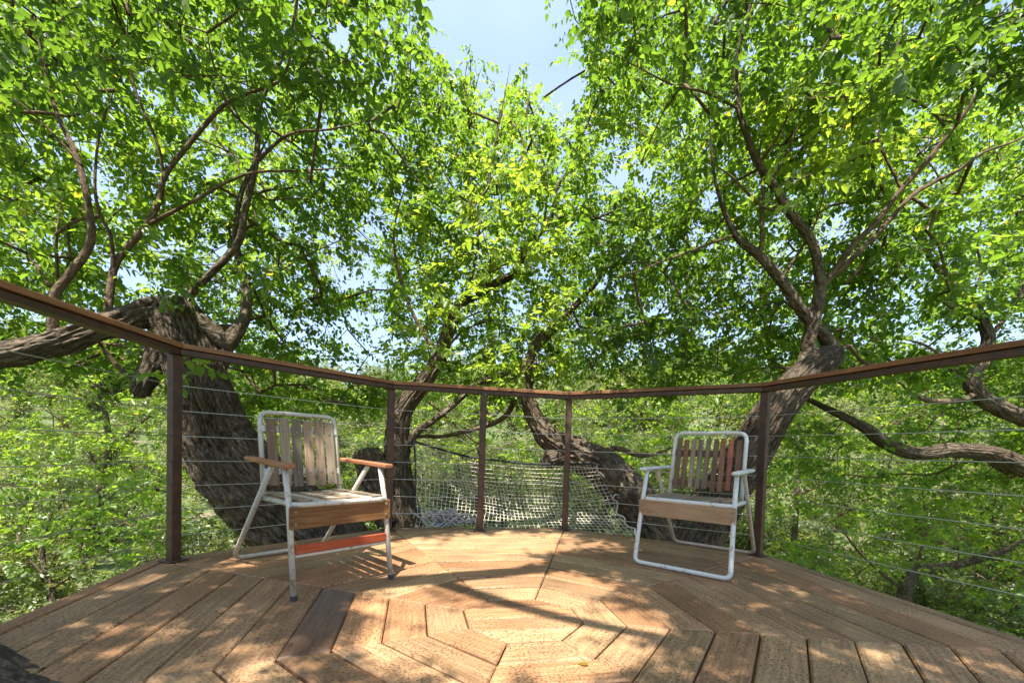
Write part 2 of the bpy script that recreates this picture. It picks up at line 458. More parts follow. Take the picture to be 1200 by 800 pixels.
deck = bpy.data.objects.new('deck', None); COL.objects.link(deck)
tag(deck, 'octagonal wooden deck of mitred planks laid in concentric rings', kind='structure')
def plank(poly, thick, mat, zoff, direction, parent=deck, name='plank', bev=0.0055):
    """poly: list of xy; becomes a prism with chamfered top edges; local X along 'direction'"""
    poly = np.asarray(poly, float); c = poly.mean(0)
    d = np.asarray(direction, float); d /= np.linalg.norm(d)
    R = np.array([[d[0], d[1]], [-d[1], d[0]]])
    q = (poly - c) @ R.T
    n = len(q)
    nrm = q - q.mean(0)
    qi = []
    for i in range(n):                       # inset for the chamfer
        a, b, e = q[i - 1], q[i], q[(i + 1) % n]
        u = (a - b) / np.linalg.norm(a - b); v = (e - b) / np.linalg.norm(e - b)
        s = abs(u[0] * v[1] - u[1] * v[0])
        qi.append(b + (u + v) * bev / max(s, 0.25))
    qi = np.array(qi)
    V = np.vstack([np.c_[q, np.full(n, -thick)], np.c_[q, np.full(n, -bev)], np.c_[qi, np.zeros(n)]])
    area = 0.5 * sum(q[i][0] * q[(i + 1) % n][1] - q[(i + 1) % n][0] * q[i][1] for i in range(n))
    j = list(range(n))
    if area < 0: j = j[::-1]
    F4 = []
    for k in range(n):
        a, b = j[k], j[(k + 1) % n]
        F4 += [[a, b, n + b, n + a], [n + a, n + b, 2 * n + b, 2 * n + a]]
    me = bpy.data.meshes.new(name)
    me.from_pydata([tuple(v) for v in V], [], F4 + [[2 * n + a for a in j], [a for a in j[::-1]]])
    me.materials.append(mat); me.update()
    o = obj(name, me, parent, (c[0], c[1], zoff), (random.uniform(-.0012, .0012), random.uniform(-.0006, .0006), math.atan2(d[1], d[0])))
    return o
G = 0.003
GAPS = {}
for k in range(1, 12):
    k0, k1 = k - 1, (k if k < 11 else 10.5)
    for s in range(8):
        g = {0: 0.0026, 1: 0.0019, 2: 0.0075, 3: 0.008, 4: 0.0035, 5: 0.0019, 6: 0.004, 7: 0.0045}[s] * random.choice([0.6, 0.8, 1.0, 1.0, 1.4])
        a, b = vert(s - 1, k0, g), vert(s, k0, g)
        c, d = vert(s, k1, -g), vert(s - 1, k1, -g)
        u = (b - a) / np.linalg.norm(b - a)
        e = G * random.choice([0.4, 0.6, 0.9])
        poly = [a + u * e, b - u * e, c - u * e, d + u * e]
        m = DECKM
        dk = (s == 5 and k == 4)
        if dk: m = DECKD
        o = plank(poly, 0.036, m, random.uniform(-0.0018, 0.0012), u)
        if dk: o['label'] = 'dark grey-brown wet looking plank in the deck'
# centre octagon, four strips parallel to the far side
t3, _ = side(3, 0)
nv = np.array([math.cos(t3), math.sin(t3)]); uv = np.array([-nv[1], nv[0]])
octo = [vert(v, 0, -G) for v in range(8)]
def clip(poly, n, o):
    out = []
    for i in range(len(poly)):
        a, b = poly[i], poly[(i + 1) % len(poly)]
        da, db = a @ n - o, b @ n - o
        if da <= 0: out.append(a)
        if da * db < 0: out.append(a + (b - a) * da / (da - db))
    return out
cuts = [-0.3, -0.105, 0.0, 0.1, 0.3]
for k in range(4):
    p = clip(clip(octo, nv, cuts[k + 1] - 0.0022), -nv, -(cuts[k] + 0.0022))
    plank(p, 0.036, DECKM, random.uniform(-0.001, 0.001), uv)
# joists and supports below
for s in range(8):
    a, b = vert(s - 1, 9.7), vert(s, 9.7)
    beam('rim_joist', (*a, -0.114), (*b, -0.114), 0.038, 0.14, DECKD, deck)
    a, b = vert(s, 1), vert(s, 9.4)
    beam('joist', (*a, -0.116), (*b, -0.116), 0.04, 0.14, DECKD, deck)
for s in (1, 3, 5, 7):
    p = vert(s, 7.5)
    zg = float(terrain(p[0], p[1]))
    beam('support_post', (*p, zg - 0.1), (*p, -0.19), 0.14, 0.14, DECKD, deck, up=(1, 0, 0))

# ------------------------------------------------------------------ railing
railing = thing('railing', 'rusty steel deck railing with wooden cap and thin horizontal cables', 'railing')
HR = 1.0236
P1, P2, P3, P4, P5 = [np.array(p) for p in ((-1.745, .560), (-.970, 1.500), (-.311, 1.600), (.346, 1.767), (1.490, 1.095))]
P0 = np.array([-1.655, -0.68]); P6 = np.array([1.97, -0.235])
posts = [P0, P1, P2, P3, P4, P5, P6]
ctr = np.array([0, 0])
for i, p in enumerate(posts):
    n = -p / np.linalg.norm(p)
    lean = -n * 0.006
    beam('post', (*p, 0.003), (*(p + lean), HR + 0.001), 0.045, 0.045, STEEL, railing, up=(n[0], n[1], 0))
    bp = box_mesh('base_plate', 0.09, 0.09, 0.005, STEEL, 0.001)
    obj('base_plate', bp, railing, (p[0], p[1], 0.0045), (0, 0, math.atan2(n[1], n[0])))
corners = [P0, P1, P2, P4, P5, P6]
def off(pts, i, d):
    """corner i pushed outward along the mitre by d"""
    p = pts[i]
    def nr(a, b):
        u = (b - a) / np.linalg.norm(b - a); return np.array([-u[1], u[0]])
    ns = []
    if i > 0: ns.append(nr(pts[i - 1], p))
    if i < len(pts) - 1: ns.append(nr(p, pts[i + 1]))
    m = sum(ns); m /= np.linalg.norm(m)
    return p + m * d / max(m @ ns[0], 0.5)
def rail_prism(name, i, w0, w1, z0, z1, mat, parent):
    a0, a1, b0, b1 = off(corners, i, w0), off(corners, i, w1), off(corners, i + 1, w0), off(corners, i + 1, w1)
    d = b0 - a0; u = d / np.linalg.norm(d)
    g = 0.0012
    poly = [a0 + u * g, b0 - u * g, b1 - u * g, a1 + u * g]
    return plank(poly, z1 - z0, mat, z1, u, parent, name, 0.003)
for i in range(5):
    b = rail_prism('rail_bar', i, -0.03, 0.022, HR + 0.002, HR + 0.030, STEEL, railing)
    rail_prism('rail_cap', i, -0.042, 0.040, HR + 0.033, HR + 0.056, CAPW, railing)
HC = [0.125 * (k + 1) for k in range(7)]
for i in range(6):
    a, b = posts[i], posts[i + 1]
    for z in HC:
        mid = (a + b) / 2
        sag = random.uniform(0.001, 0.006)
        tube_obj('cable', [(*a, z), (*mid, z - sag), (*b, z)], 0.0022, 5, CABLE, railing, step=0.3, cap=False)

# ------------------------------------------------------------------ leaves
LEAF_OUT = np.array([[0, 0], [0.24, 0.27], [0.60, 0.25], [1.0, 0.0], [0.60, -0.25], [0.24, -0.27]])
def leaf_verts(L, wid, fold, curl):
    x = LEAF_OUT[:, 0] * L; y = LEAF_OUT[:, 1] * L * wid
    z = np.abs(y) * fold - curl * (x / L) ** 2 * L
    return np.stack([x, y, z], -1)
LEAF_F = np.array([[0, 5, 4, 3], [0, 3, 2, 1]])
def rotm(yaw, pitch, roll):
    cy_, sy = math.cos(yaw), math.sin(yaw); cp, sp = math.cos(pitch), math.sin(pitch); cr_, sr = math.cos(roll), math.sin(roll)
    Rz = np.array([[cy_, -sy, 0], [sy, cy_, 0], [0, 0, 1]]); Ry = np.array([[cp, 0, sp], [0, 1, 0], [-sp, 0, cp]]); Rx_ = np.array([[1, 0, 0], [0, cr_, -sr], [0, sr, cr_]])
    return Rz @ Ry @ Rx_
def make_spray(n, length, L):
    V = []
    for i in range(n):
        t = (i + 0.6) / n
        last = i == n - 1
        p = np.array([length * t, 0, -0.10 * length * t * t])
        sd_ = 1 if i % 2 else -1
        ll = L * random.uniform(0.55, 1.3) * (0.75 + 0.35 * math.sin(math.pi * min(1, t + .15)))
        yaw = 0 + random.uniform(-.25, .25) if last else sd_ * random.uniform(0.6, 1.15)
        R = rotm(yaw, random.uniform(-0.15, 0.75), random.uniform(-0.7, 0.7))
        lv = leaf_verts(ll, random.uniform(0.95, 1.25), random.uniform(0.1, 0.5), random.uniform(0.05, 0.3))
        V.append(lv @ R.T + p)
    return np.array(V)                      # (n,6,3)
NLEAF = 12
SPRAYS = np.array([make_spray(NLEAF, 0.31, 0.057) for _ in range(24)])

def bake_leaves(name, pos, Rm, scl, pid, tone, mat, protos=SPRAYS):
    """pos (n,3) Rm (n,3,3) scl (n) pid (n) tone (n) -> one mesh"""
    P = protos[pid]                          # n,nl,6,3
    V = np.einsum('nij,nlkj->nlki', Rm, P) * scl[:, None, None, None] + pos[:, None, None, :]
    nl = P.shape[1]
    tot = len(pos) * nl
    V = V.reshape(-1, 3)
    F = (np.arange(tot)[:, None, None] * 6 + LEAF_F[None]).reshape(-1, 4)
    r = np.clip(np.repeat(tone, nl) + rng.normal(0, 0.17, tot), 0, 0.92)
    r[rng.random(tot) < 0.004] = 1.0
    return mesh_np(name, V, F, mat, False, {'rnd': ('FLOAT', 'FACE', np.repeat(r, 2))})

def rotm_many(yaw, pitch, roll):
    cy_, sy, cp, sp, cr_, sr = np.cos(yaw), np.sin(yaw), np.cos(pitch), np.sin(pitch), np.cos(roll), np.sin(roll)
    R = np.empty((len(yaw), 3, 3))
    R[:, 0, 0] = cy_ * cp; R[:, 0, 1] = cy_ * sp * sr - sy * cr_; R[:, 0, 2] = cy_ * sp * cr_ + sy * sr
    R[:, 1, 0] = sy * cp; R[:, 1, 1] = sy * sp * sr + cy_ * cr_; R[:, 1, 2] = sy * sp * cr_ - cy_ * sr
    R[:, 2, 0] = -sp; R[:, 2, 1] = cp * sr; R[:, 2, 2] = cp * cr_
    return R

# open patches of sky in the canopy and sunlit patches on the deck, both as seen in the photograph (photo pixels)
SKY = [(600, 5, 95, 40), (625, 50, 58, 42), (545, 55, 22, 28), (660, 105, 22, 40), (575, 95, 14, 35), (722, 190, 20, 36), (768, 205, 24, 24),
       (425, 395, 34, 40), (392, 425, 30, 18), (444, 262, 14, 16), (405, 322, 18, 14), (440, 320, 16, 14), (1100, 392, 44, 16), (1188, 385, 22, 16), (1064, 365, 14, 30),
       (978, 262, 14, 16), (168, 100, 13, 16), (155, 322, 24, 10), (200, 285, 12, 10), (120, 215, 22, 20), (247, 288, 10, 10), (15, 68, 10, 12),
       (670, 452, 52, 9), (455, 405, 14, 12), (1102, 200, 12, 16), (110, 165, 12, 10), (370, 385, 12, 12), (700, 330, 10, 8), (610, 352, 12, 8)]
def in_sky(px, py, grow=0.0):
    for a, b, rx, ry in SKY:
        if ((px - a) / (rx + grow)) ** 2 + ((py - b) / (ry + grow)) ** 2 < 1: return True
    return False
LIT = [(600, 730, 112, 60), (555, 676, 75, 14), (490, 645, 55, 10), (610, 634, 55, 6), (165, 675, 26, 7), (105, 705, 30, 8), (125, 745, 56, 12), (215, 690, 20, 5), (240, 727, 24, 7),
       (285, 655, 36, 8), (245, 783, 40, 10), (690, 690, 36, 8), (395, 785, 46, 12), (955, 755, 45, 10), (1040, 765, 40, 12),
       (1130, 765, 40, 9), (1000, 705, 20, 5), (930, 690, 16, 4), (870, 660, 10, 3), (700, 640, 36, 5)]
def in_lit(P):
    if P[2] < 0.6: return False
    q = P - SUN * (P[2] / SUN[2])
    if abs(q[0]) > 2 or q[1] > 2 or q[1] < -0.6: return False
    u, v, w = proj((q[0], q[1], 0))
    for k, (a, b, rx, ry) in enumerate(LIT):
        g = (0.27 if k < 4 else 0.07) * CF / w          # half a spray's reach, in photo pixels
        if ((u - a) / (rx + g)) ** 2 + ((v - b) / (ry + g * 0.6 / w)) ** 2 < 1: return True
    return False

CELL = 10
GX0, GY0, GNX, GNY = -400, -400, 200, 130
COV = np.zeros((GNY, GNX))
def cov_cell(px, py): return int((py - GY0) // CELL), int((px - GX0) // CELL)
def cov_add(px, py, r, v):
    j0, j1 = max(0, int((py - r - GY0) // CELL)), min(GNY, int((py + r - GY0) // CELL) + 1)
    i0, i1 = max(0, int((px - r - GX0) // CELL)), min(GNX, int((px + r - GX0) // CELL) + 1)
    if j0 < j1 and i0 < i1: COV[j0:j1, i0:i1] += v

class Tree:
    def __init__(s, name, label, base, group=None, cat='tree'):
        s.o = thing(name, label, cat, base, 0, group); s.base = np.asarray(base, float)
        s.nodes, s.par, s.rad = [], [], []; s.cl = []; s.fixed = 0
    def limb(s, pts, name='limb', px=True, bark=0.0, lump=0.035, step=0.03, segs=None, start=None, mat=None):
        """pts: (px,py,depth,diam_px) or (x,y,z,radius)"""
        if px:
            P = np.array([at(a, b, d) for a, b, d, w in pts]); R = np.array([w * 0.5 * d / CF for a, b, d, w in pts])
        else:
            P = np.array([p[:3] for p in pts], float); R = np.array([p[3] for p in pts], float)
        if name == 'limb':
            R[-1] *= 0.35
            if px and R.max() < 0.06: R = R * 0.74
        P, R = resample(P, R, step)
        if len(P) > 8:
            w = (vnoise(np.stack([np.arange(len(P)) * step * 3 + len(s.nodes), np.zeros(len(P)), np.full(len(P), 3.3)], -1)) - 0.5)
            w2 = (vnoise(np.stack([np.arange(len(P)) * step * 3 + len(s.nodes), np.zeros(len(P)), np.full(len(P), 7.7)], -1)) - 0.5)
            env = np.minimum(1, np.arange(len(P)) / 8.0)[:, None]
            P = P + env * np.minimum(R, 0.03)[:, None] * 0.45 * np.stack([w, w2, w * 0.4], -1)
        segs = segs or (56 if R.max() > 0.12 else 20 if R.max() > 0.04 else 9)
        V, Q, T, C = tube(P - s.base, R, segs, True, bark=bark, seed=len(s.nodes) * 0.37, lump=lump)
        obj(name, mesh_np(name, V, [Q, T], mat or (BARK if R.max() > 0.03 else TWIG), True, {'bk': ('FLOAT_VECTOR', 'POINT', C)}), s.o)
        k = max(1, int(0.12 / step))
        for i in range(0, len(P), k):
            s.nodes.append(P[i]); s.par.append(-1); s.rad.append(R[i])
        return P
    def fill(s, n, x0, y0, x1, y1, d0, d1, target, zmin=0.2, zmax=9.0, clump=0.0, tries=12, dpow=1.0, tone=None, size=1.0, skyp=0.97, lim=99.0):
        got = 0
        for t in range(n * tries):
            px, py = random.uniform(x0, x1), random.uniform(y0, y1)
            j, i = cov_cell(px, py)
            if not (0 <= j < GNY and 0 <= i < GNX) or COV[j, i] >= target: continue
            d = d0 + (d1 - d0) * random.random() ** dpow
            P = at(px, py, d)
            if not zmin < P[2] < zmax: continue
            if in_sky(px, py, 0.10 * CF / d) and random.random() < skyp: continue
            if clump and vnoise(P * 1.3 + 40) < clump * random.uniform(0.8, 1.2): continue
            if in_lit(P) and random.random() < 0.97: continue
            s.cl.append((P, size, tone)); got += 1
            r = 0.24 * size * CF / d
            cov_add(px, py, r, 0.115)
            if got >= n: break
    def fill_box(s, n, lo, hi, clump=0.0, tone=None, size=1.0, lit=True):
        lo, hi = np.array(lo, float), np.array(hi, float); got = 0
        for t in range(n * 20):
            P = lo + (hi - lo) * rng.random(3)
            if clump and vnoise(P * 1.1 + 80) < clump: continue
            if lit and in_lit(P) and random.random() < 0.985: continue
            s.cl.append((P, size, tone)); got += 1
            if got >= n: break
    def build(s, mat=LEAF, sprays=3, twig_r=0.0019, near=4.5, leafscale=1.0):
        nodes = np.zeros((len(s.nodes) + 6 * len(s.cl) + 8, 3)); m = len(s.nodes)
        nodes[:m] = s.nodes; par = list(s.par); nl0 = m
        cl = sorted(s.cl, key=lambda c: np.min(np.sum((nodes[:nl0] - c[0]) ** 2, 1)))
        tips = []
        for P, size, tone in cl:
            D = np.sum((nodes[:m] - P) ** 2, 1)
            # prefer to join lower / nearer the limb
            D = D + 0.25 * np.maximum(0, nodes[:m, 2] - P[2]) ** 2
            i = int(np.argmin(D)); A = nodes[i].copy()
            L = np.linalg.norm(P - A)
            ns = int(np.clip(L / 0.14, 1, 5))
            mid = (A + P) / 2 + np.array([random.uniform(-.12, .12), random.uniform(-.12, .12), random.uniform(0.0, .22)]) * L
            last = i
            for k in range(1, ns + 1):
                t = k / ns
                q = (1 - t) ** 2 * A + 2 * t * (1 - t) * mid + t * t * P
                nodes[m] = q; par.append(last); last = m; m += 1
            tips.append((last, P, P - (1 - 0.9) * (mid) - 0.9 * mid, size, tone))
        cnt = np.zeros(m)
        for last, *_ in tips: cnt[last] += 1
        for i in range(m - 1, nl0 - 1, -1):
            if par[i] >= nl0: cnt[par[i]] += cnt[i]
        rad_ = np.minimum(twig_r * np.sqrt(np.maximum(cnt, 1)) * 1.1, 0.012)
        # twig tubes: one 4-sided segment per edge
        e = np.array([(par[i], i) for i in range(nl0, m)], int)
        if len(e):
            a, b = nodes[e[:, 0]], nodes[e[:, 1]]
            rb = rad_[e[:, 1]]; ra = np.where(e[:, 0] >= nl0, rad_[np.maximum(e[:, 0], 0)], rb * 1.15)
            ra = np.minimum(ra, rb * 1.8)
            V, Q = seg_tubes(a - s.base, b - s.base, ra, rb)
            tw = obj('twigs', mesh_np('twigs', V, Q, TWIG, True, {'bk': ('FLOAT_VECTOR', 'POINT', V)}), s.o)
            tw['kind'] = 'stuff'
        # leaf sprays
        n = len(tips)
        if not n: return
        pos = np.repeat(np.array([t[1] for t in tips]), sprays, 0)
        dirs = np.repeat(np.array([t[2] for t in tips]), sprays, 0)
        size = np.repeat(np.array([t[3] for t in tips]), sprays)
        tone = np.repeat(np.array([0.45 + 0.5 * (vnoise(t[1][None] * 0.9 + 13)[0] - 0.5) if t[4] is None else t[4] for t in tips]), sprays)
        N = n * sprays
        yaw = np.arctan2(dirs[:, 1], dirs[:, 0]) + rng.normal(0, 1.05, N)
        pitch = rng.normal(0.22, 0.42, N)          # positive = drooping
        roll = rng.normal(0, 0.45, N)
        R = rotm_many(yaw, pitch, roll)
        pos = pos + rng.normal(0, 0.055, (N, 3)) * size[:, None] - R[:, :, 0] * 0.06
        sc = size * leafscale * rng.uniform(0.78, 1.2, N)
        pid = rng.integers(0, len(SPRAYS), N)
        cr_ = obj('crown', bake_leaves('crown', pos - s.base, R, sc, pid, tone, mat), s.o)
        cr_['kind'] = 'stuff'
        dep = (pos - CAM) @ FW
        k = np.where((dep < near) & (dep > 0.3))[0]
        if len(k):
            A = pos[k]; tipv = R[k, :, 0] * (0.26 * sc[k])[:, None] - R[k, :, 2] * (0.02 * sc[k])[:, None]
            V, Q = seg_tubes(A - s.base, A + tipv - s.base, np.full(len(k), 0.0017), np.full(len(k), 0.0008), 3)
            tw = obj('leaf_stalks', mesh_np('leaf_stalks', V, Q, TWIG, True, {'bk': ('FLOAT_VECTOR', 'POINT', V)}), s.o)
            tw['kind'] = 'stuff'

def seg_tubes(a, b, ra, rb, segs=4):
    T = b - a; T = T / (np.linalg.norm(T, axis=1)[:, None] + 1e-9)
    ref = np.where(np.abs(T[:, 2:3]) < 0.9, np.array([[0, 0, 1.0]]), np.array([[1.0, 0, 0]]))
    N = np.cross(T, ref); N /= np.linalg.norm(N, axis=1)[:, None] + 1e-9
    B = np.cross(T, N)
    an = np.arange(segs) / segs * 2 * np.pi
    ring = np.cos(an)[None, :, None] * N[:, None, :] + np.sin(an)[None, :, None] * B[:, None, :]
    V0 = a[:, None] + ring * ra[:, None, None]; V1 = b[:, None] + ring * rb[:, None, None]
    n = len(a)
    V = np.concatenate([V0, V1], 1).reshape(-1, 3)
    j = np.arange(segs); jn = (j + 1) % segs
    q = np.stack([j, jn, segs + jn, segs + j], -1)
    Q = (np.arange(n)[:, None, None] * 2 * segs + q[None]).reshape(-1, 4)
    return V, Q

# ------------------------------------------------------------------ the elms around the deck
BK = 0.030
gz = lambda x, y: float(terrain(x, y))
# left: thick leaning trunk
b0 = at(470, 860, 3.35); b0[2] = gz(b0[0], b0[1])
T1 = Tree('elm_tree', 'thick leaning elm with furrowed bark behind the grey-slatted chair', b0)
T1.limb([(540, 1080, 3.45, 120), (490, 880, 3.42, 104), (440, 745, 3.38, 96), (386, 650, 3.3, 92), (332, 598, 3.2, 90), (288, 558, 3.1, 82), (256, 514, 3.05, 70), (240, 464, 3.0, 59), (224, 418, 3.0, 53), (212, 382, 3.0, 51), (208, 367, 3.0, 48), (206, 356, 3.0, 40), (205, 350, 3.0, 28), (205, 347, 3.0, 10)], 'trunk', bark=0.075, lump=0.05, step=0.012, segs=200)
T1.limb([(214, 385, 3.0, 30), (188, 365, 2.95, 30), (150, 374, 2.82, 28), (110, 388, 2.68, 26), (60, 404, 2.55, 27), (0, 418, 2.42, 28), (-80, 425, 2.3, 27), (-190, 400, 2.2, 24), (-300, 330, 2.1, 18)], bark=0.03, step=0.014, segs=72)
T1.limb([(61, 404, 2.55, 14), (62, 375, 2.55, 14), (64, 345, 2.55, 13), (78, 325, 2.57, 12), (105, 284, 2.6, 11), (102, 230, 2.6, 9), (88, 180, 2.6, 8), (67, 135, 2.6, 6), (52, 80, 2.6, 4), (40, 20, 2.6, 3)], step=0.02)
T1.limb([(96, 195, 2.6, 5), (70, 165, 2.55, 4), (35, 130, 2.5, 3), (5, 108, 2.45, 2)], step=0.02)
T1.limb([(127, 383, 2.72, 10), (127, 360, 2.74, 11), (133, 318, 2.78, 10), (143, 298, 2.8, 10), (172, 264, 2.85, 10), (187, 234, 2.9, 8), (193, 206, 2.9, 8), (216, 175, 2.95, 7), (260, 125, 3.0, 6), (290, 110, 3.0, 5), (331, 91, 3.05, 4), (345, 34, 3.05, 3), (352, -30, 3.05, 2)], step=0.02)
T1.limb([(133, 318, 2.78, 6), (130, 278, 2.75, 5), (117, 250, 2.72, 5), (111, 213, 2.7, 4), (118, 150, 2.7, 3), (140, 90, 2.7, 2)], step=0.02)
T1.limb([(172, 264, 2.85, 6), (230, 234, 2.9, 5), (267, 213, 2.9, 4), (300, 202, 2.95, 4), (350, 200, 3.0, 3), (420, 196, 3.1, 2)], step=0.02)
T1.limb([(192, 206, 2.9, 5), (185, 170, 2.85, 4), (160, 110, 2.8, 4), (150, 60, 2.75, 3), (150, 0, 2.7, 2)], step=0.02)
T1.limb([(212, 366, 3.0, 16), (220, 352, 2.99, 12), (236, 332, 2.98, 11), (270, 298, 3.0, 11), (283, 278, 3.0, 11), (287, 247, 3.0, 10), (298, 202, 3.0, 9), (302, 169, 3.0, 8), (304, 128, 3.0, 7), (312, 106, 3.0, 6), (331, 67, 3.0, 5), (345, 20, 3.0, 4), (352, -60, 3.0, 3)], step=0.02)
T1.limb([(300, 190, 3.0, 6), (330, 163, 3.05, 5), (352, 154, 3.1, 4), (385, 152, 3.2, 3), (440, 140, 3.3, 2)], step=0.02)
T1.limb([(302, 160, 3.0, 5), (270, 128, 2.9, 4), (250, 75, 2.8, 3), (240, 20, 2.7, 2)], step=0.02)
T1.limb([(230, 378, 3.02, 26), (246, 388, 3.05, 24), (264, 402, 3.1, 20), (277, 388, 3.15, 15), (287, 369, 3.2, 12), (287, 335, 3.25, 10), (279, 301, 3.3, 8), (277, 267, 3.35, 6), (285, 220, 3.4, 5), (320, 150, 3.5, 3)], bark=0.008, step=0.014, segs=40)
T1.limb([(266, 400, 3.1, 18), (262, 422, 3.1, 15), (257, 443, 3.1, 9)], 'stub', step=0.02)
T1.limb([(212, 395, 3.0, 26), (192, 408, 2.95, 24), (177, 436, 2.9, 22), (166, 458, 2.88, 18), (163, 464, 2.88, 10)], 'stub', bark=0.03, step=0.014, segs=48)
T1.limb([(166, 455, 2.88, 8), (150, 440, 2.86, 7), (135, 426, 2.85, 7), (120, 406, 2.8, 5), (100, 380, 2.7, 3)], step=0.02)

# centre: upright trunk beyond the far rail
b0 = at(500, 760, 3.75); b0[2] = gz(b0[0], b0[1])
T2 = Tree('elm_tree', 'upright elm trunk beyond the far railing holding one end of the rope net', b0)
T2.limb([(520, 1000, 3.8, 56), (496, 720, 3.75, 52), (480, 640, 3.75, 44), (472, 600, 3.75, 36), (467, 560, 3.75, 30), (466, 525, 3.75, 28), (467, 498, 3.75, 25), (476, 474, 3.75, 21), (495, 450, 3.78, 18), (515, 419, 3.8, 16), (528, 382, 3.82, 14), (540, 356, 3.85, 12), (560, 344, 3.9, 10), (589, 328, 3.95, 9), (606, 318, 4.0, 8), (616, 291, 4.05, 7), (633, 274, 4.1, 6), (645, 258, 4.1, 5), (653, 220, 4.15, 4), (672, 195, 4.2, 3)], 'trunk', bark=0.04, step=0.014, segs=110)
T2.limb([(460, 610, 3.72, 34), (448, 585, 3.7, 34), (438, 556, 3.68, 34), (432, 536, 3.66, 34), (430, 527, 3.66, 24)], 'stub', bark=0.04, step=0.014, segs=90)
T2.limb([(478, 522, 3.72, 14), (489, 505, 3.75, 12), (507, 493, 3.8, 10), (534, 472, 3.85, 9), (556, 451, 3.9, 9), (582, 441, 3.95, 8), (610, 430, 4.0, 6), (640, 400, 4.05, 5), (680, 350, 4.1, 3)], step=0.02)
T2.limb([(480, 512, 3.75, 6), (498, 511, 3.9, 6), (519, 511, 4.0, 6), (555, 503, 4.1, 7), (582, 494, 4.15, 8), (597, 481, 4.2, 9), (603, 466, 4.2, 9), (612, 445, 4.2, 8), (620, 410, 4.2, 6)], step=0.02)
T2.limb([(540, 356, 3.85, 7), (549, 335, 3.85, 6), (558, 301, 3.85, 5), (561, 267, 3.85, 5), (556, 242, 3.85, 4), (572, 219, 3.85, 4), (576, 190, 3.85, 3), (590, 120, 3.9, 2), (598, 75, 3.9, 1.5)], step=0.02)
T2.limb([(556, 242, 3.85, 4), (535, 225, 3.8, 3), (515, 190, 3.75, 2), (500, 140, 3.7, 1.5)], step=0.02)
T2.limb([(515, 419, 3.8, 8), (490, 380, 3.8, 6), (470, 330, 3.8, 5), (462, 270, 3.8, 3), (480, 200, 3.8, 2)], step=0.02)
T2.limb([(645, 258, 4.1, 4), (680, 250, 4.2, 3), (720, 260, 4.3, 3), (760, 250, 4.3, 2)], step=0.02)
T2.limb([(638, 265, 4.1, 4), (640, 200, 4.2, 3), (620, 150, 4.2, 2), (640, 110, 4.2, 1.5)], step=0.02)

# right: twin trunk
b0 = at(770, 800, 3.45); b0[2] = gz(b0[0], b0[1])
T3 = Tree('elm_tree', 'twin-trunked elm behind the reddish-slatted chair, one stem leaning each way', b0)
T3.limb([(730, 1000, 3.5, 120), (762, 780, 3.45, 100), (786, 690, 3.42, 82), (808, 640, 3.4, 64), (834, 598, 3.35, 54), (863, 553, 3.3, 48), (889, 512, 3.25, 43), (913, 474, 3.2, 40), (938, 446, 3.2, 37), (958, 428, 3.2, 34), (969, 420, 3.2, 30), (977, 414, 3.2, 24), (982, 410, 3.2, 15), (985, 408, 3.2, 7)], 'trunk', bark=0.052, step=0.013, segs=170)
T3.limb([(800, 668, 3.42, 56), (776, 628, 3.45, 54), (752, 596, 3.52, 50), (726, 566, 3.6, 46), (702, 543, 3.65, 42), (678, 533, 3.7, 38), (658, 524, 3.7, 30), (642, 512, 3.7, 25), (630, 497, 3.7, 21), (621, 478, 3.7, 18), (616, 458, 3.7, 16), (617, 436, 3.7, 13), (628, 405, 3.75, 11), (648, 380, 3.8, 9), (668, 364, 3.85, 7), (700, 330, 3.9, 5), (720, 290, 3.95, 3)], 'stem', bark=0.04, step=0.014, segs=110)
T3.limb([(672, 530, 3.7, 26), (655, 534, 3.68, 24), (642, 539, 3.66, 19), (636, 541, 3.66, 10)], 'stub', bark=0.012, step=0.016, segs=40)
T3.limb([(700, 532, 3.7, 9), (722, 525, 3.9, 9), (744, 532, 4.0, 8), (762, 533, 4.1, 6), (800, 520, 4.2, 3)], step=0.02)
T3.limb([(978, 418, 3.2, 22), (971, 402, 3.2, 15), (959, 384, 3.18, 13), (946, 371, 3.15, 13), (931, 350, 3.12, 12), (915, 326, 3.1, 12), (891, 299, 3.08, 10), (867, 281, 3.05, 8), (856, 264, 3.05, 6), (844, 234, 3.0, 4), (835, 190, 3.0, 3), (830, 120, 3.0, 2)], step=0.02, segs=20)
T3.limb([(944, 432, 3.2, 20), (946, 412, 3.2, 15), (949, 394, 3.18, 14), (955, 368, 3.15, 14), (961, 340, 3.12, 13), (959, 315, 3.1, 11), (952, 288, 3.08, 10), (938, 266, 3.05, 10), (922, 246, 3.0, 9), (911, 224, 2.98, 9), (889, 192, 2.95, 8), (878, 165, 2.9, 7), (866, 128, 2.88, 6), (862, 78, 2.85, 5), (871, 35, 2.8, 4), (884, -10, 2.8, 3), (900, -80, 2.75, 2)], step=0.02, segs=20)
T3.limb([(889, 192, 2.95, 5), (902, 175, 2.9, 4), (916, 152, 2.9, 4), (930, 120, 2.85, 4), (943, 90, 2.8, 3), (962, 60, 2.8, 3), (985, 25, 2.75, 2)], step=0.02)
T3.limb([(905, 210, 2.97, 4), (918, 188, 2.95, 4), (930, 160, 2.95, 3), (945, 110, 2.9, 2)], step=0.02)
T3.limb([(962, 338, 3.12, 10), (980, 314, 3.1, 9), (999, 288, 3.05, 9), (1030, 257, 3.0, 9), (1056, 222, 2.95, 8), (1087, 189, 2.9, 8), (1098, 174, 2.9, 7), (1124, 142, 2.85, 6), (1146, 108, 2.8, 5), (1166, 80, 2.78, 5), (1182, 40, 2.75, 4), (1190, -20, 2.7, 3)], step=0.02)
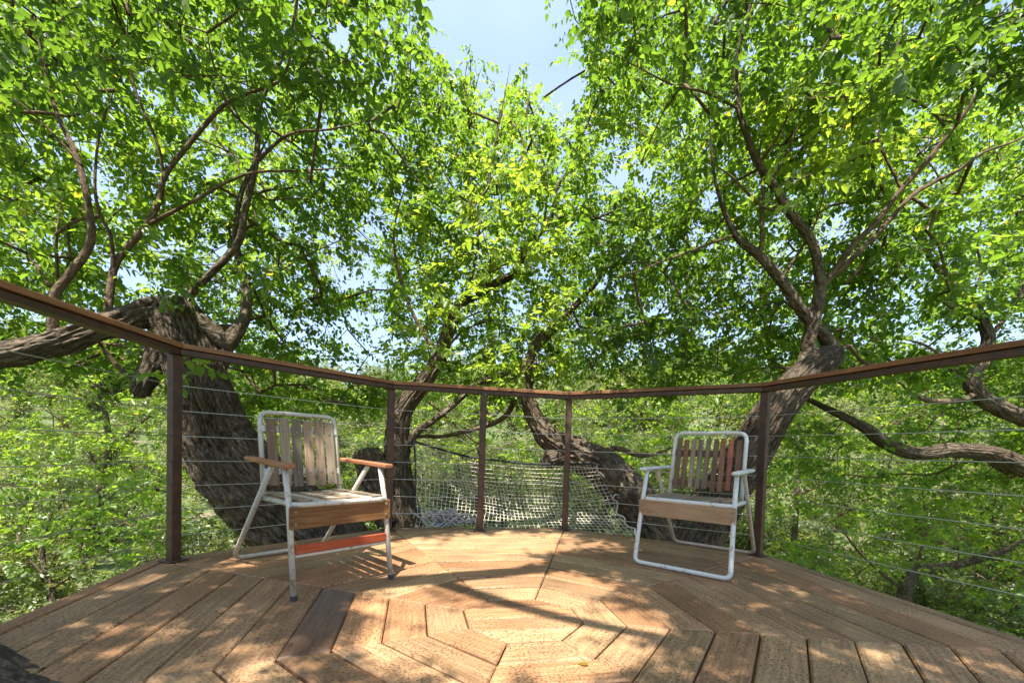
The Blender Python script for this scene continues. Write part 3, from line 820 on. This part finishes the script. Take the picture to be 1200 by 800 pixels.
T3.limb([(966, 332, 3.14, 9), (996, 305, 3.12, 8), (1030, 271, 3.1, 8), (1067, 231, 3.05, 7), (1094, 214, 3.05, 6), (1124, 199, 3.0, 5), (1152, 179, 3.0, 4), (1190, 165, 3.0, 3), (1240, 140, 2.95, 2)], step=0.02)
T3.limb([(1056, 222, 2.95, 5), (1048, 205, 2.95, 4), (1038, 185, 2.95, 4), (1030, 162, 2.95, 3), (1035, 120, 2.9, 2)], step=0.02)
T3.limb([(891, 300, 3.08, 6), (892, 267, 3.05, 5), (894, 220, 3.0, 5), (890, 180, 2.98, 3), (900, 130, 2.95, 2)], step=0.02)
T3.limb([(916, 325, 3.1, 5), (930, 305, 3.1, 5), (945, 282, 3.1, 4), (958, 255, 3.1, 3), (965, 225, 3.1, 2)], step=0.02)
T3.limb([(921, 247, 3.0, 5), (895, 243, 2.98, 4), (875, 225, 2.95, 4), (855, 205, 2.9, 3), (830, 190, 2.85, 2)], step=0.02)
T3.limb([(985, 410, 3.2, 7), (995, 406, 3.22, 6), (1012, 424, 3.25, 5), (1040, 428, 3.3, 3)], step=0.02)
T3.limb([(860, 275, 3.05, 4), (820, 290, 2.95, 4), (780, 305, 2.85, 3), (740, 320, 2.75, 2), (700, 330, 2.7, 1.5)], step=0.02)
T3.limb([(866, 128, 2.88, 4), (830, 110, 2.8, 4), (790, 100, 2.7, 3), (750, 80, 2.6, 2), (710, 60, 2.5, 1.5)], step=0.02)

# far right: limbs reaching in from outside the frame
b0 = at(1500, 700, 4.4); b0[2] = gz(b0[0], b0[1])
T4 = Tree('elm_tree', 'elm whose dark crooked limbs reach in behind the right-hand railing bay', b0)
b1 = b0 - CAM
T4.limb([(*b0, 0.22), (*(b0 + np.array([-.1, -.05, 1.2])), 0.18), (*at(1400, 590, 4.2), 0.15), (*at(1330, 570, 4.05), 0.13), (*at(1260, 560, 4.0), 0.11), (*at(1200, 547, 4.0), 0.095), (*at(1166, 533, 4.0), 0.08), (*at(1118, 527, 4.0), 0.07), (*at(1073, 531, 4.0), 0.062), (*at(1035, 518, 4.0), 0.055), (*at(1015, 503, 4.0), 0.05), (*at(988, 488, 4.05), 0.036), (*at(938, 463, 4.1), 0.02), (*at(905, 440, 4.2), 0.01)], 'trunk', px=False, bark=0.025, step=0.016, segs=64)
T4.limb([(1340, 575, 4.05, 26), (1270, 515, 4.0, 22), (1200, 490, 4.0, 19), (1168, 477, 4.0, 18), (1146, 462, 4.0, 17), (1139, 446, 4.0, 15), (1150, 425, 4.0, 14), (1158, 396, 4.0, 12), (1148, 369, 4.0, 11), (1134, 352, 4.0, 10), (1110, 328, 4.0, 8), (1083, 291, 4.0, 6), (1060, 250, 4.0, 4), (1050, 200, 4.0, 3)], bark=0.008, step=0.016, segs=40)
T4.limb([(1143, 460, 4.0, 9), (1128, 468, 3.95, 9), (1096, 470, 3.9, 8), (1073, 463, 3.9, 6), (1050, 445, 3.9, 4)], step=0.02)
T4.limb([(1143, 450, 4.0, 7), (1120, 440, 4.0, 6), (1112, 425, 4.0, 5), (1085, 405, 4.0, 4), (1050, 395, 4.0, 3)], step=0.02)
T4.limb([(1158, 396, 4.0, 8), (1180, 370, 4.0, 6), (1200, 330, 4.0, 5), (1210, 260, 4.0, 4), (1215, 190, 4.0, 3)], step=0.02)
T4.limb([(1134, 352, 4.0, 5), (1150, 320, 4.0, 4), (1145, 280, 4.0, 3), (1160, 230, 4.0, 2)], step=0.02)

# foreground left: limb rising out of the deck's edge by the camera, its boughs arch over the deck
T5 = Tree('elm_tree', 'dark leaning elm trunk rising past the left edge of the deck', (-1.05, -0.62, gz(-1.05, -0.62)))
T5.limb([(-0.72, -0.80, gz(-1.05, -0.62) - 0.1, 0.24), (-0.70, -0.74, -1.3, 0.20), (-0.80, -0.66, -0.55, 0.175), (*at(100, 930, 0.93), 0.150), (*at(-20, 862, 1.0), 0.152), (*at(-125, 801, 1.07), 0.155), (*at(-245, 710, 1.14), 0.155), (-2.6, -0.85, 1.0, 0.17), (-2.7, -1.1, 1.8, 0.15), (-2.5, -1.3, 2.7, 0.13), (-1.9, -1.35, 3.4, 0.10), (-1.0, -1.15, 3.9, 0.075), (-0.1, -0.85, 4.1, 0.055), (0.8, -0.7, 4.3, 0.035), (1.6, -0.6, 4.5, 0.02)], 'trunk', px=False, bark=0.018, step=0.012, segs=120)
T5.limb([(-2.5, -1.3, 2.7, 0.08), (-2.3, -1.9, 3.3, 0.06), (-1.6, -2.6, 3.8, 0.04), (-0.6, -3.0, 4.1, 0.03), (0.6, -3.2, 4.4, 0.015)], px=False)
T5.limb([(-1.0, -1.15, 3.9, 0.045), (-0.4, -1.6, 4.0, 0.035), (0.5, -2.0, 4.1, 0.025), (1.4, -2.2, 4.2, 0.015)], px=False)
T5.limb([(-1.9, -1.35, 3.4, 0.05), (-1.7, -0.8, 3.6, 0.04), (-1.2, -0.1, 3.8, 0.028), (-0.6, 0.35, 3.9, 0.016)], px=False)
T5.limb([(-2.65, -1.0, 1.4, 0.06), (-3.0, -0.6, 2.1, 0.045), (-3.0, 0.0, 2.8, 0.03), (-2.8, 0.5, 3.3, 0.018)], px=False)

# crowns ------------------------------------------------------------
T1.fill(1050, -160, -50, 500, 340, 2.75, 5.0, 2.0, clump=0.38, dpow=1.0)
T1.fill(140, -80, -60, 440, 110, 2.2, 3.4, 2.8, clump=0.40, tone=0.22)  # near sprays at top left: shade painted in as a darker leaf tone
T1.fill(330, 230, 320, 470, 480, 3.6, 5.4, 1.9, clump=0.36)
T1.fill(120, -50, 330, 240, 430, 3.0, 4.8, 1.3, clump=0.40)
T2.fill(800, 440, 60, 810, 465, 3.7, 6.0, 2.05, clump=0.37)
T2.fill(110, 480, 180, 680, 440, 3.2, 4.2, 3.0, clump=0.40, tone=0.85)  # paler leaf tone paints the sunlit glow into the middle of the canopy
T3.fill(1000, 650, -50, 1130, 440, 2.95, 4.9, 2.0, clump=0.38, dpow=1.0)
T3.fill(140, 690, -60, 1260, 110, 2.3, 3.3, 2.8, clump=0.40, tone=0.28)  # top right sprays, leaf colour darkened to stand in for shade
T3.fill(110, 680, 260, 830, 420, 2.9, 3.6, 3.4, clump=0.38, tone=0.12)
T3.fill(45, 890, 110, 1030, 225, 2.5, 3.2, 4.2, clump=0.38, tone=0.9)
T4.fill(620, 1010, 40, 1420, 440, 3.5, 5.8, 1.9, clump=0.36)
T4.fill(260, 920, 420, 1420, 570, 3.8, 5.8, 1.5, clump=0.40, zmin=-0.4)
def overhead(n, lo, hi, clump, T):
    """boughs above and behind the camera's view; their gaps let the sun through where the deck is sunlit"""
    got = 0
    lo, hi = np.array(lo, float), np.array(hi, float)
    for t in range(n * 30):
        P = lo + (hi - lo) * rng.random(3)
        u, v, w = proj(P)
        if w > 0.2 and v > -60 and -100 < u < 1300: continue
        q = P - SUN * (P[2] / SUN[2])
        if abs(q[0]) > 2.1 or not -1.4 < q[1] < 1.95: continue
        if vnoise(P * 1.1 + 80) < clump: continue
        if in_lit(P) and random.random() < 0.99: continue
        T.cl.append((P, 1.0, None)); got += 1
        if got >= n: break
overhead(2400, (-3.8, -4.6, 3.1), (3.8, 2.6, 6.2), 0.22, T5)
for T in (T1, T2, T3, T4, T5): T.build()

# small leafy sprig growing on the left trunk by the corner post
sp = Tree('leaf_sprig', 'green leafy sprig sprouting from the leaning trunk beside the corner post', at(232, 470, 2.7), cat='sprig')
sp.limb([(236, 478, 2.72, 3), (228, 458, 2.68, 2.5), (218, 440, 2.62, 2), (212, 428, 2.6, 1.5)], 'stem', step=0.02)
for q in ((216, 432, 2.6), (230, 428, 2.64), (212, 448, 2.62), (228, 448, 2.66), (238, 432, 2.68)): sp.cl.append((at(*q), 1.0, 0.5))
sp.build(sprays=1, leafscale=1.0)

# ------------------------------------------------------------------ woodland behind and below
def bg_tree(name, label, base_px, depth, trunk, fills, group=None, zbase=None, cat='tree', **kw):
    b = at(base_px[0], base_px[1], depth); b[2] = gz(b[0], b[1])
    T = Tree(name, label, b, group, cat)
    for i, tr in enumerate(trunk): T.limb([(px, py, d, w) for px, py, d, w in tr], 'trunk' if i == 0 else 'limb', step=0.06, segs=10, bark=0.0)
    for f in fills: T.fill(*f[:8], **f[8])
    T.build(mat=LEAF, near=0, **kw)
    return T
F = dict(clump=0.33, zmin=-2.4, zmax=14, tone=0.8, size=1.45)
bg_tree('woodland_tree', 'slim bright tree seen through the left railing bay behind the leaning trunk', (105, 680), 9.0,
        [[(100, 720, 9.0, 12), (103, 655, 9.0, 9), (111, 609, 9.0, 8), (122, 560, 9.0, 7), (128, 520, 9, 6), (120, 470, 9, 5), (100, 420, 9, 4), (80, 360, 9, 3)], [(122, 560, 9, 4), (90, 510, 8.8, 3), (40, 470, 8.6, 2)], [(122, 540, 9, 4), (160, 500, 9, 3), (200, 470, 9, 2)]],
        [(950, -150, 20, 340, 560, 6.5, 10.5, 4.5, F)])
bg_tree('woodland_tree', 'pale leafy tree filling the gap behind the upright elm and the net', (560, 600), 11.0,
        [[(560, 640, 11, 9), (556, 560, 11, 7), (566, 500, 11, 6), (580, 440, 11, 5), (570, 380, 11, 3)], [(566, 500, 11, 4), (620, 450, 11, 3), (680, 420, 11, 2)], [(560, 520, 11, 4), (500, 470, 11, 3), (450, 440, 11, 2)]],
        [(850, 330, 100, 820, 480, 7.5, 12.0, 4.7, F), (130, 400, 455, 820, 560, 7.0, 12.0, 1.6, F)])
bg_tree('woodland_tree', 'bright bushy tree behind the twin-trunked elm seen through the right railing bay', (930, 650), 9.0,
        [[(925, 690, 9, 9), (930, 640, 9, 7), (934, 580, 9, 6), (940, 520, 9, 5), (930, 460, 9, 4), (940, 400, 9, 3)], [(934, 580, 9, 4), (980, 560, 9, 3), (1030, 540, 9, 2)], [(934, 560, 9, 3), (880, 520, 9, 2)]],
        [(950, 780, 60, 1300, 560, 6.5, 10.5, 4.6, F)])
F2 = dict(clump=0.36, zmin=-2.6, tone=0.7, size=1.25)
bg_tree('understory_tree', 'low spreading tree with a bent trunk below the right edge of the deck', (1060, 720), 6.0,
        [[(1050, 760, 6, 16), (1060, 693, 6, 14), (1073, 671, 6, 12), (1105, 664, 6, 10), (1145, 655, 6, 9), (1200, 635, 6, 7), (1260, 600, 6, 5)], [(1073, 671, 6, 6), (1085, 620, 6, 4), (1080, 570, 6, 3)], [(1060, 693, 6, 6), (1010, 650, 6.2, 4), (980, 610, 6.3, 3)]],
        [(360, 900, 540, 1420, 860, 5.0, 8.5, 2.6, F2)])
bg_tree('understory_tree', 'low leafy sapling beyond the left edge of the deck', (60, 700), 6.5,
        [[(60, 760, 6.5, 8), (62, 700, 6.5, 6), (50, 650, 6.5, 5), (60, 600, 6.5, 3)], [(58, 680, 6.5, 4), (20, 640, 6.4, 3)], [(58, 690, 6.5, 4), (130, 650, 6.6, 3)]],
        [(190, -150, 540, 210, 700, 5.2, 8.0, 1.6, F2)])

# shrub prototypes, copied over the slope
def cloud(n, rx, ry, rz, nb, L, seed):
    r = np.random.default_rng(seed)
    cen = r.normal(0, 0.45, (nb, 3)); cen[:, 2] = r.uniform(0.2, 0.95, nb)
    cen *= np.array([rx, ry, rz])
    k = r.integers(0, nb, n)
    d = r.normal(0, 1, (n, 3)); d /= np.linalg.norm(d, axis=1)[:, None]
    pos = cen[k] + d * (r.random(n) ** 0.5)[:, None] * np.array([rx, ry, rz]) * 0.36
    pos[:, 2] = np.abs(pos[:, 2])
    tone = np.clip(0.35 + 0.5 * (pos[:, 2] / rz - 0.3) * 0 + r.normal(0.15, 0.15, nb)[k], 0, 0.95)
    R = rotm_many(r.uniform(0, 6.3, n), r.normal(0.1, 0.5, n), r.normal(0, 0.5, n))
    return pos, R, np.full(n, L) * r.uniform(0.8, 1.25, n), r.integers(0, len(SPRAYS), n), tone
def stems(nst, h, rx, seed, r0=0.03):
    r = np.random.default_rng(seed); parts = []
    for _ in range(nst):
        a = r.uniform(0, 6.3); e = np.array([math.cos(a) * rx, math.sin(a) * rx, 0])
        P, R = resample([(0, 0, -0.15), e * 0.25 + (0, 0, h * 0.4), e * 0.5 + (0, 0, h * 0.85)], [r0, r0 * 0.7, r0 * 0.25], h / 6)
        parts.append(tube(P, R, 6))
    return join(parts)
def proto(kind, n, rx, ry, rz, nb, L, seed, nst, mat, r0=0.03):
    pos, R, sc, pid, tone = cloud(n, rx, ry, rz, nb, L, seed)
    cm = bake_leaves('crown', pos, R, sc, pid, tone, mat)
    V, Q, T, C = stems(nst, rz, rx, seed, r0)
    sm = mesh_np('trunk', V, [Q, T], TWIG, True, {'bk': ('FLOAT_VECTOR', 'POINT', C)})
    return cm, sm
SH = [proto('s', 420, 1.0, 1.0, 1.5, 12, 1.3, 101, 6, LEAFB), proto('s', 420, 1.3, 1.1, 1.3, 14, 1.3, 102, 6, LEAFB), proto('s', 520, 0.9, 0.9, 2.4, 14, 1.35, 103, 5, LEAFB), proto('s', 300, 1.1, 1.1, 0.8, 12, 1.1, 104, 8, LEAFB)]
TR = [proto('t', 700, 2.2, 2.2, 3.6, 18, 2.6, 201, 4, LEAFB, 0.10), proto('t', 700, 2.6, 2.4, 3.2, 20, 2.6, 202, 4, LEAFB, 0.10), proto('t', 600, 1.9, 1.9, 4.2, 18, 2.6, 203, 3, LEAFB, 0.10)]
def place(name, label, cat, group, pr, x, y, s, dz=0.0):
    z = gz(x, y) + dz
    o = thing(name, label, cat, (x, y, z), random.uniform(0, 6.28), group)
    o.scale = (s, s, s * random.uniform(0.85, 1.15))
    c = obj('crown', pr[0], o); c['kind'] = 'stuff'
    obj('trunk', pr[1], o)
    return o
occ = []
nsh = 0
for t in range(6000):
    if nsh >= 230: break
    px = random.uniform(-300, 1500); d = 4.6 + 22 * random.random() ** 1.4
    P = at(px, 600, d)
    x, y = P[0], P[1]
    if math.hypot(x, y) < 3.6: continue
    s = random.uniform(0.6, 1.15) * (0.75 if d < 7 else 1.0)
    if any((x - a) ** 2 + (y - b) ** 2 < (0.55 * (s + c)) ** 2 for a, b, c in occ): continue
    if px < 330 and 8 < d < 16 and random.random() < 0.55: continue
    occ.append((x, y, s)); nsh += 1
    near = d < 9
    k = random.choice([0, 1, 3, 3] if near else [0, 1, 2])
    place('shrub', ('rounded light green shrub in the sunny brush below the deck', 'broad sprawling light green shrub in the brush below the deck', 'tall narrow light green shrub among the brush beyond the deck', 'knee-high mound of light green brush below the deck')[k], 'shrub', ('rounded shrubs below the deck', 'broad shrubs below the deck', 'tall shrubs beyond the deck', 'low brush mounds below the deck')[k], SH[k], x, y, s)
for t in range(3000):
    if nsh >= 295: break
    px = random.uniform(340, 900); d = random.uniform(10, 26)
    P = at(px, 600, d); x, y = P[0], P[1]
    s = random.uniform(0.8, 1.2)
    if any((x - a) ** 2 + (y - b) ** 2 < (0.45 * (s + c)) ** 2 for a, b, c in occ): continue
    occ.append((x, y, s)); nsh += 1
    place('shrub', 'tall narrow light green shrub among the brush beyond the deck', 'shrub', 'tall shrubs beyond the deck', SH[2], x, y, s)
nt = 0
for t in range(4000):
    if nt >= 290: break
    px = random.uniform(-350, 1550); d = 22 + 78 * random.random() ** 1.1
    P = at(px, 500, d); x, y = P[0], P[1]
    s = random.uniform(0.9, 1.5)
    if any((x - a) ** 2 + (y - b) ** 2 < (1.05 * (s + c)) ** 2 for a, b, c in occ): continue
    occ.append((x, y, s)); nt += 1
    k = random.randrange(3)
    place('hillside_tree', ('rounded pale green tree on the far wooded hillside', 'broad low pale green tree on the far wooded hillside', 'tall slender pale green tree on the far wooded hillside')[k], 'tree', ('rounded trees on the far hillside', 'broad trees on the far hillside', 'slender trees on the far hillside')[k], TR[k], x, y, s)

# low ground cover
n = 3400
gx = rng.uniform(-14, 14, n); gy = rng.uniform(0.5, 20, n)
keep = (np.hypot(gx, gy) > 2.6) & (vnoise(np.stack([gx * .5, gy * .5, gx * 0], -1)) > 0.38)
gx, gy = gx[keep], gy[keep]; n = len(gx)
pos = np.stack([gx, gy, terrain(gx, gy) + rng.uniform(0.03, 0.22, n)], -1)
gc = obj('ground_cover', bake_leaves('ground_cover', pos, rotm_many(rng.uniform(0, 6.3, n), rng.normal(-0.2, 0.4, n), rng.normal(0, 0.4, n)), rng.uniform(0.9, 1.5, n), rng.integers(0, len(SPRAYS), n), rng.uniform(0.3, 0.9, n), LEAFB))
tag(gc, 'low green undergrowth covering the ground below the deck', 'undergrowth', kind='stuff')

# ------------------------------------------------------------------ rope net slung beyond the far railing
net = thing('rope_net', 'white rope net slung between the elms beyond the far railing', 'net', (0, 0, 0))
topL, topR = at(484, 519, 3.68), at(697, 543, 3.45)
botL, botR = at(484, 622, 3.28), at(756, 634, 3.22)
def net_pt(u, v):
    """u along, v from bottom (0) to top (1)"""
    a = botL + (botR - botL) * u; b = topL + (topR - topL) * u
    a = a + np.array([0, 0.02, -0.03]); b = b + np.array([0, 0, -0.13 * 4 * u * (1 - u) * 0.55])
    p = a + (b - a) * v
    p = p + np.array([0, 0.34, -0.10]) * (4 * v * (1 - v)) * (0.35 + 0.65 * 4 * u * (1 - u))
    q = vnoise(np.array([[u * 6, v * 5, 1.5]]))[0] - 0.5
    return p + np.array([q * 0.05, q * 0.06, q * 0.03])
NU, NV = 50, 23
def warp_u(u, v): return min(1, max(0, u + 0.06 * (v - 0.5) * 4 * u * (1 - u)))
for i in range(NU + 1):
    u = i / NU
    pts = [net_pt(warp_u(u, v), v) for v in np.linspace(0, 1, 16)]
    tube_obj('strand', pts, 0.0034, 5, ROPE, net, cap=False)
for j in range(NV + 1):
    v = j / NV
    pts = [net_pt(u, v) for u in np.linspace(0, 1, 34)]
    tube_obj('strand', pts, 0.0034, 5, ROPE, net, cap=False)
pts = [at(478, 514, 3.72)] + [net_pt(u, 1) + np.array([0, 0, 0.006]) for u in np.linspace(0, 1, 14)] + [at(704, 546, 3.42)]
o = tube_obj('top_rope', pts, 0.010, 8, BROPE, net, step=0.03); o['label'] = 'black rope along the top edge'
pts = [net_pt(1, v) + np.array([0.01, -0.01, 0]) for v in np.linspace(0, 1, 22)]
pts = [p + np.array([math.sin(k * 1.9) * 0.016, 0, math.cos(k * 1.7) * 0.012]) for k, p in enumerate(pts)]
tube_obj('side_rope', pts, 0.008, 7, ROPE, net, step=0.02)
pts = [net_pt(0, v) + np.array([-0.01, -0.01, 0]) for v in np.linspace(0, 1, 22)]
tube_obj('side_rope', pts, 0.008, 7, BROPE, net, step=0.02)
# ring near the right side
a = np.linspace(0, 2 * np.pi, 17)
c = net_pt(1, 0.55) + np.array([0.02, -0.03, 0.03])
tube_obj('ring', [c + 0.028 * np.array([math.cos(t), 0, math.sin(t)]) for t in a], 0.006, 6, CABLE, net, cap=False)
# coiled rope heap lying at the foot of the net
pts = []
for k in range(150):
    t = k / 150
    a_ = k * 0.55
    c = at(500 + 46 * t + 4 * math.sin(k * .9), 616, 3.36)
    pts.append(c + np.array([0.075 * math.cos(a_) * (1 + .4 * math.sin(k * 1.3)), 0.05 * math.sin(a_), 0.02 + 0.10 * abs(math.sin(k * 0.37)) * abs(math.sin(k * 0.13)) + 0.03 * math.sin(a_ * 2 + k * .2)]))
o = tube_obj('coiled_rope', pts, 0.007, 6, LROPE, None, step=0.02)
tag(o, 'heap of coiled pale lilac-grey rope at the foot of the net', 'rope')

# ------------------------------------------------------------------ chairs
def round_tube(name, pts, r, mat, parent, corner=0.04, segs=12):
    P = fillet(pts, corner) if len(pts) > 2 else np.array(pts, float)
    V, Q, T, C = tube(P, r, segs, True)
    return obj(name, mesh_np(name, V, [Q, T], mat, True), parent)
def slat(name, a, b, w, h, mat, parent, up, roll=0.0):
    return beam(name, a, b, w, h, mat, parent, roll=roll, bevel=0.002, up=up)
def screw(parent_board, loc, normal_axis='X'):
    bm = bmesh.new()
    bmesh.ops.create_cone(bm, cap_ends=True, segments=10, radius1=0.0055, radius2=0.004, depth=0.004)
    me = bpy.data.meshes.new('screw'); bm.to_mesh(me); bm.free(); me.materials.append(SCREW)
    o = obj('screw', me, parent_board, loc, (math.pi / 2, 0, 0))
    return o

# left chair: straight front legs, orange arms, red stretcher
ch = thing('folding_chair', 'metal-framed chair with six grey slats, orange wooden arms and red stretcher', 'chair', (-.754, .248, 0.0012), -.731, 'slatted chairs on the deck')
wd = 0.415; hw = wd / 2; r = 0.0115
for s in (-1, 1):
    leg = round_tube('front_leg', [(0.012, s * hw, 0.012), (-0.055, s * hw, 0.355), (-0.105, s * hw, 0.508)], r, WHITE, ch, 0.03)
    bm = bmesh.new(); bmesh.ops.create_cone(bm, cap_ends=True, segments=14, radius1=0.0135, radius2=0.013, depth=0.018)
    me = bpy.data.meshes.new('rubber_foot'); bm.to_mesh(me); bm.free(); me.materials.append(FOOT)
    obj('rubber_foot', me, leg, (0.0125, s * hw, 0.009))
    y = s * (hw + 0.006)
    n_ = 9
    bmA = []
    def armwarp(co): return Vector((co.x, co.y, co.z + 0.006 * math.sin((co.x + 0.3) * 6)))
    me = box_mesh('arm_rest', 0.52, 0.044, 0.019, ORNG, 0.004)
    obj('arm_rest', me, ch, (-0.295, y, 0.521), (0, 0.03, 0))
    # back leg goes from under the arm to the back floor bar
rl = [(-0.235, -hw - 0.008, 0.505), (-0.765, -hw - 0.012, 0.012), (-0.765, hw + 0.012, 0.012), (-0.235, hw + 0.008, 0.505)]
round_tube('rear_leg_frame', rl, r, WHITE, ch, 0.05)
bw = hw - 0.03
def backp(y, t): return np.array([-0.455 - 0.085 * t, y, 0.345 + 0.405 * t])
round_tube('back_frame', [backp(-bw, -0.02), backp(-bw, 1), backp(bw, 1), backp(bw, -0.02)], r, WHITE, ch, 0.045)
bn = np.cross(np.array([0, 1.0, 0]), backp(0, 1) - backp(0, 0)); bn /= np.linalg.norm(bn)
if bn[0] < 0: bn = -bn
for t in (0.30, 0.80):
    beam('back_rail', backp(-bw, t) + bn * 0.010, backp(bw, t) + bn * 0.010, 0.03, 0.010, WHITE, ch, bevel=0.001, up=bn)
for k in range(6):
    y = -bw + 0.042 + (2 * bw - 0.084) * k / 5
    t0, t1 = 0.12 + random.uniform(-.02, .02), 0.93 + random.uniform(-.02, .015)
    sl = slat('back_slat', backp(y + random.uniform(-.003, .003), t0) + bn * 0.021, backp(y + random.uniform(-.003, .003), t1) + bn * 0.021, 0.043, 0.010, GREYW, ch, bn)
    for xx in (-0.1, 0.1):
        sc = screw(sl, (xx, 0, 0.0055)); sc.rotation_euler = (0, 0, 0)
round_tube('seat_frame', [(-0.47, -hw + 0.014, 0.352), (-0.02, -hw + 0.014, 0.362), (-0.02, hw - 0.014, 0.362), (-0.47, hw - 0.014, 0.352), (-0.47, -hw + 0.03, 0.352)], r, WHITE, ch, 0.04)
for k in range(7):
    y = (-hw + 0.05) + (wd - 0.1) * k / 6
    zz = -0.010 * (1 - (2 * k / 6 - 1) ** 2)
    slat('seat_slat', (-0.468, y, 0.372 + zz), (-0.022, y, 0.379 + zz), 0.042, 0.009, PALEW if k % 2 else GREYW, ch, (0, 0, 1))
ap = beam('apron_board', (-0.026, -hw - 0.008, 0.311), (-0.026, hw + 0.008, 0.316), 0.016, 0.088, APRW, ch, bevel=0.002)
for (xx, zz) in ((-0.195, 0.024), (-0.195, -0.024), (0.195, 0.024), (0.195, -0.024)):
    sc = screw(ap, (xx, -0.0085, zz)); sc.scale = (1.3, 1.3, 1.0)
ap.rotation_euler.rotate_axis('X', 0.0)
beam('stretcher_board', (-0.02, -hw + 0.012, 0.186), (-0.02, hw - 0.012, 0.188), 0.012, 0.036, REDS, ch, bevel=0.002)
beam('stretcher_bar', (-0.022, -hw + 0.012, 0.160), (-0.022, hw - 0.012, 0.162), 0.010, 0.012, WHITE, ch, bevel=0.002)

# right chair: white sled legs, white arms, reddish slats
ch = thing('folding_chair', 'white tube-framed chair with narrow reddish-brown slats beside the twin-trunked elm', 'chair', (.824, .657, 0.0012), -2.222, 'slatted chairs on the deck')
wd = 0.485; hw = wd / 2
round_tube('front_leg_frame', [(-0.115, -hw + 0.01, 0.520), (-0.07, -hw + 0.008, 0.36), (0.0, -hw, 0.012), (0.0, hw, 0.012), (-0.07, hw - 0.008, 0.36), (-0.115, hw - 0.01, 0.520)], 0.0118, WHITE2, ch, 0.035)
round_tube('rear_leg_frame', [(-0.30, -hw + 0.006, 0.520), (-0.735, -hw - 0.004, 0.012), (-0.735, hw + 0.004, 0.012), (-0.30, hw - 0.006, 0.520)], 0.0112, TAN, ch, 0.04)
for s in (-1, 1):
    me = box_mesh('arm_rest', 0.50, 0.040, 0.020, WHITE2, 0.007)
    obj('arm_rest', me, ch, (-0.30, s * (hw - 0.006), 0.5305), (0, 0.02, 0))
bw = 0.205
def backq(y, t): return np.array([-0.45 - 0.095 * t, y, 0.352 + 0.405 * t])
round_tube('back_frame', [backq(-bw, -0.02), backq(-bw, 1), backq(bw, 1), backq(bw, -0.02)], 0.0118, WHITE2, ch, 0.05)
bn = np.cross(np.array([0, 1.0, 0]), backq(0, 1) - backq(0, 0)); bn /= np.linalg.norm(bn)
if bn[0] < 0: bn = -bn
for t in (0.22, 0.68):
    beam('back_rail', backq(-bw + .004, t), backq(bw - .004, t), 0.042, 0.010, REDW, ch, bevel=0.001, up=bn)
for k in range(9):
    y = -bw + 0.034 + (2 * bw - 0.068) * k / 8
    t0, t1 = 0.13 + random.uniform(-.03, .02), 0.90 + random.uniform(-.02, .02)
    o = slat('back_slat', backq(y + random.uniform(-.003, .003), t0) + bn * 0.011, backq(y + random.uniform(-.003, .003), t1) + bn * 0.011, random.uniform(0.027, 0.031), 0.009, REDP if k == 7 else (GREYW if k in (2, 3, 4) else REDW), ch, bn)
    if k == 7: o['label'] = 'red painted slat'
    for xx in (-0.11, 0.07):
        sc = screw(o, (xx, 0, 0.005)); sc.rotation_euler = (0, 0, 0); sc.scale = (.7, .7, 1)
round_tube('seat_frame', [(-0.46, -hw + 0.018, 0.352), (-0.05, -hw + 0.018, 0.362), (-0.05, hw - 0.018, 0.362), (-0.46, hw - 0.018, 0.352), (-0.46, -hw + 0.04, 0.352)], 0.0115, WHITE2, ch, 0.04)
for k in range(9):
    y = (-hw + 0.05) + (wd - 0.1) * k / 8
    zz = -0.008 * (1 - (2 * k / 8 - 1) ** 2)
    slat('seat_slat', (-0.458, y, 0.371 + zz), (-0.052, y, 0.378 + zz), 0.034, 0.009, GREYW, ch, (0, 0, 1))
ap = beam('apron_board', (-0.052, -hw - 0.004, 0.312), (-0.052, hw + 0.004, 0.312), 0.018, 0.088, APRB, ch, bevel=0.002)
for (xx, zz) in ((-0.228, 0.018), (-0.228, -0.018), (0.228, 0.018), (0.228, -0.018)):
    sc = screw(ap, (xx, -0.0095, zz)); sc.scale = (1.4, 1.4, 1.0)

# ------------------------------------------------------------------ fallen leaves on the deck
FL = mat_leaf('fallen_leaf', (0.25, 0.16, 0.03), (0.42, 0.30, 0.05), (0.5, 0.36, 0.08), (1.2, 1.1, 0.8))
for k, (px, py, lab) in enumerate(((666, 647, 'small yellow leaf lying on the deck before the far railing'), (690, 779, 'small brown-yellow leaf lying in the sunlit middle of the deck'))):
    p = ground(px, py, 0.004)
    me = mesh_np('fallen_leaf', leaf_verts(0.034, 1.1, 0.15, 0.05), LEAF_F, FL, False, {'rnd': ('FLOAT', 'FACE', [0.3 + 0.4 * (k == 0)] * 2)})
    o = obj('fallen_leaf', me, None, tuple(p + np.array([0, 0, 0.002])), (0.02, 0.05, 0.8 + k * 2))
    tag(o, lab, 'leaf')
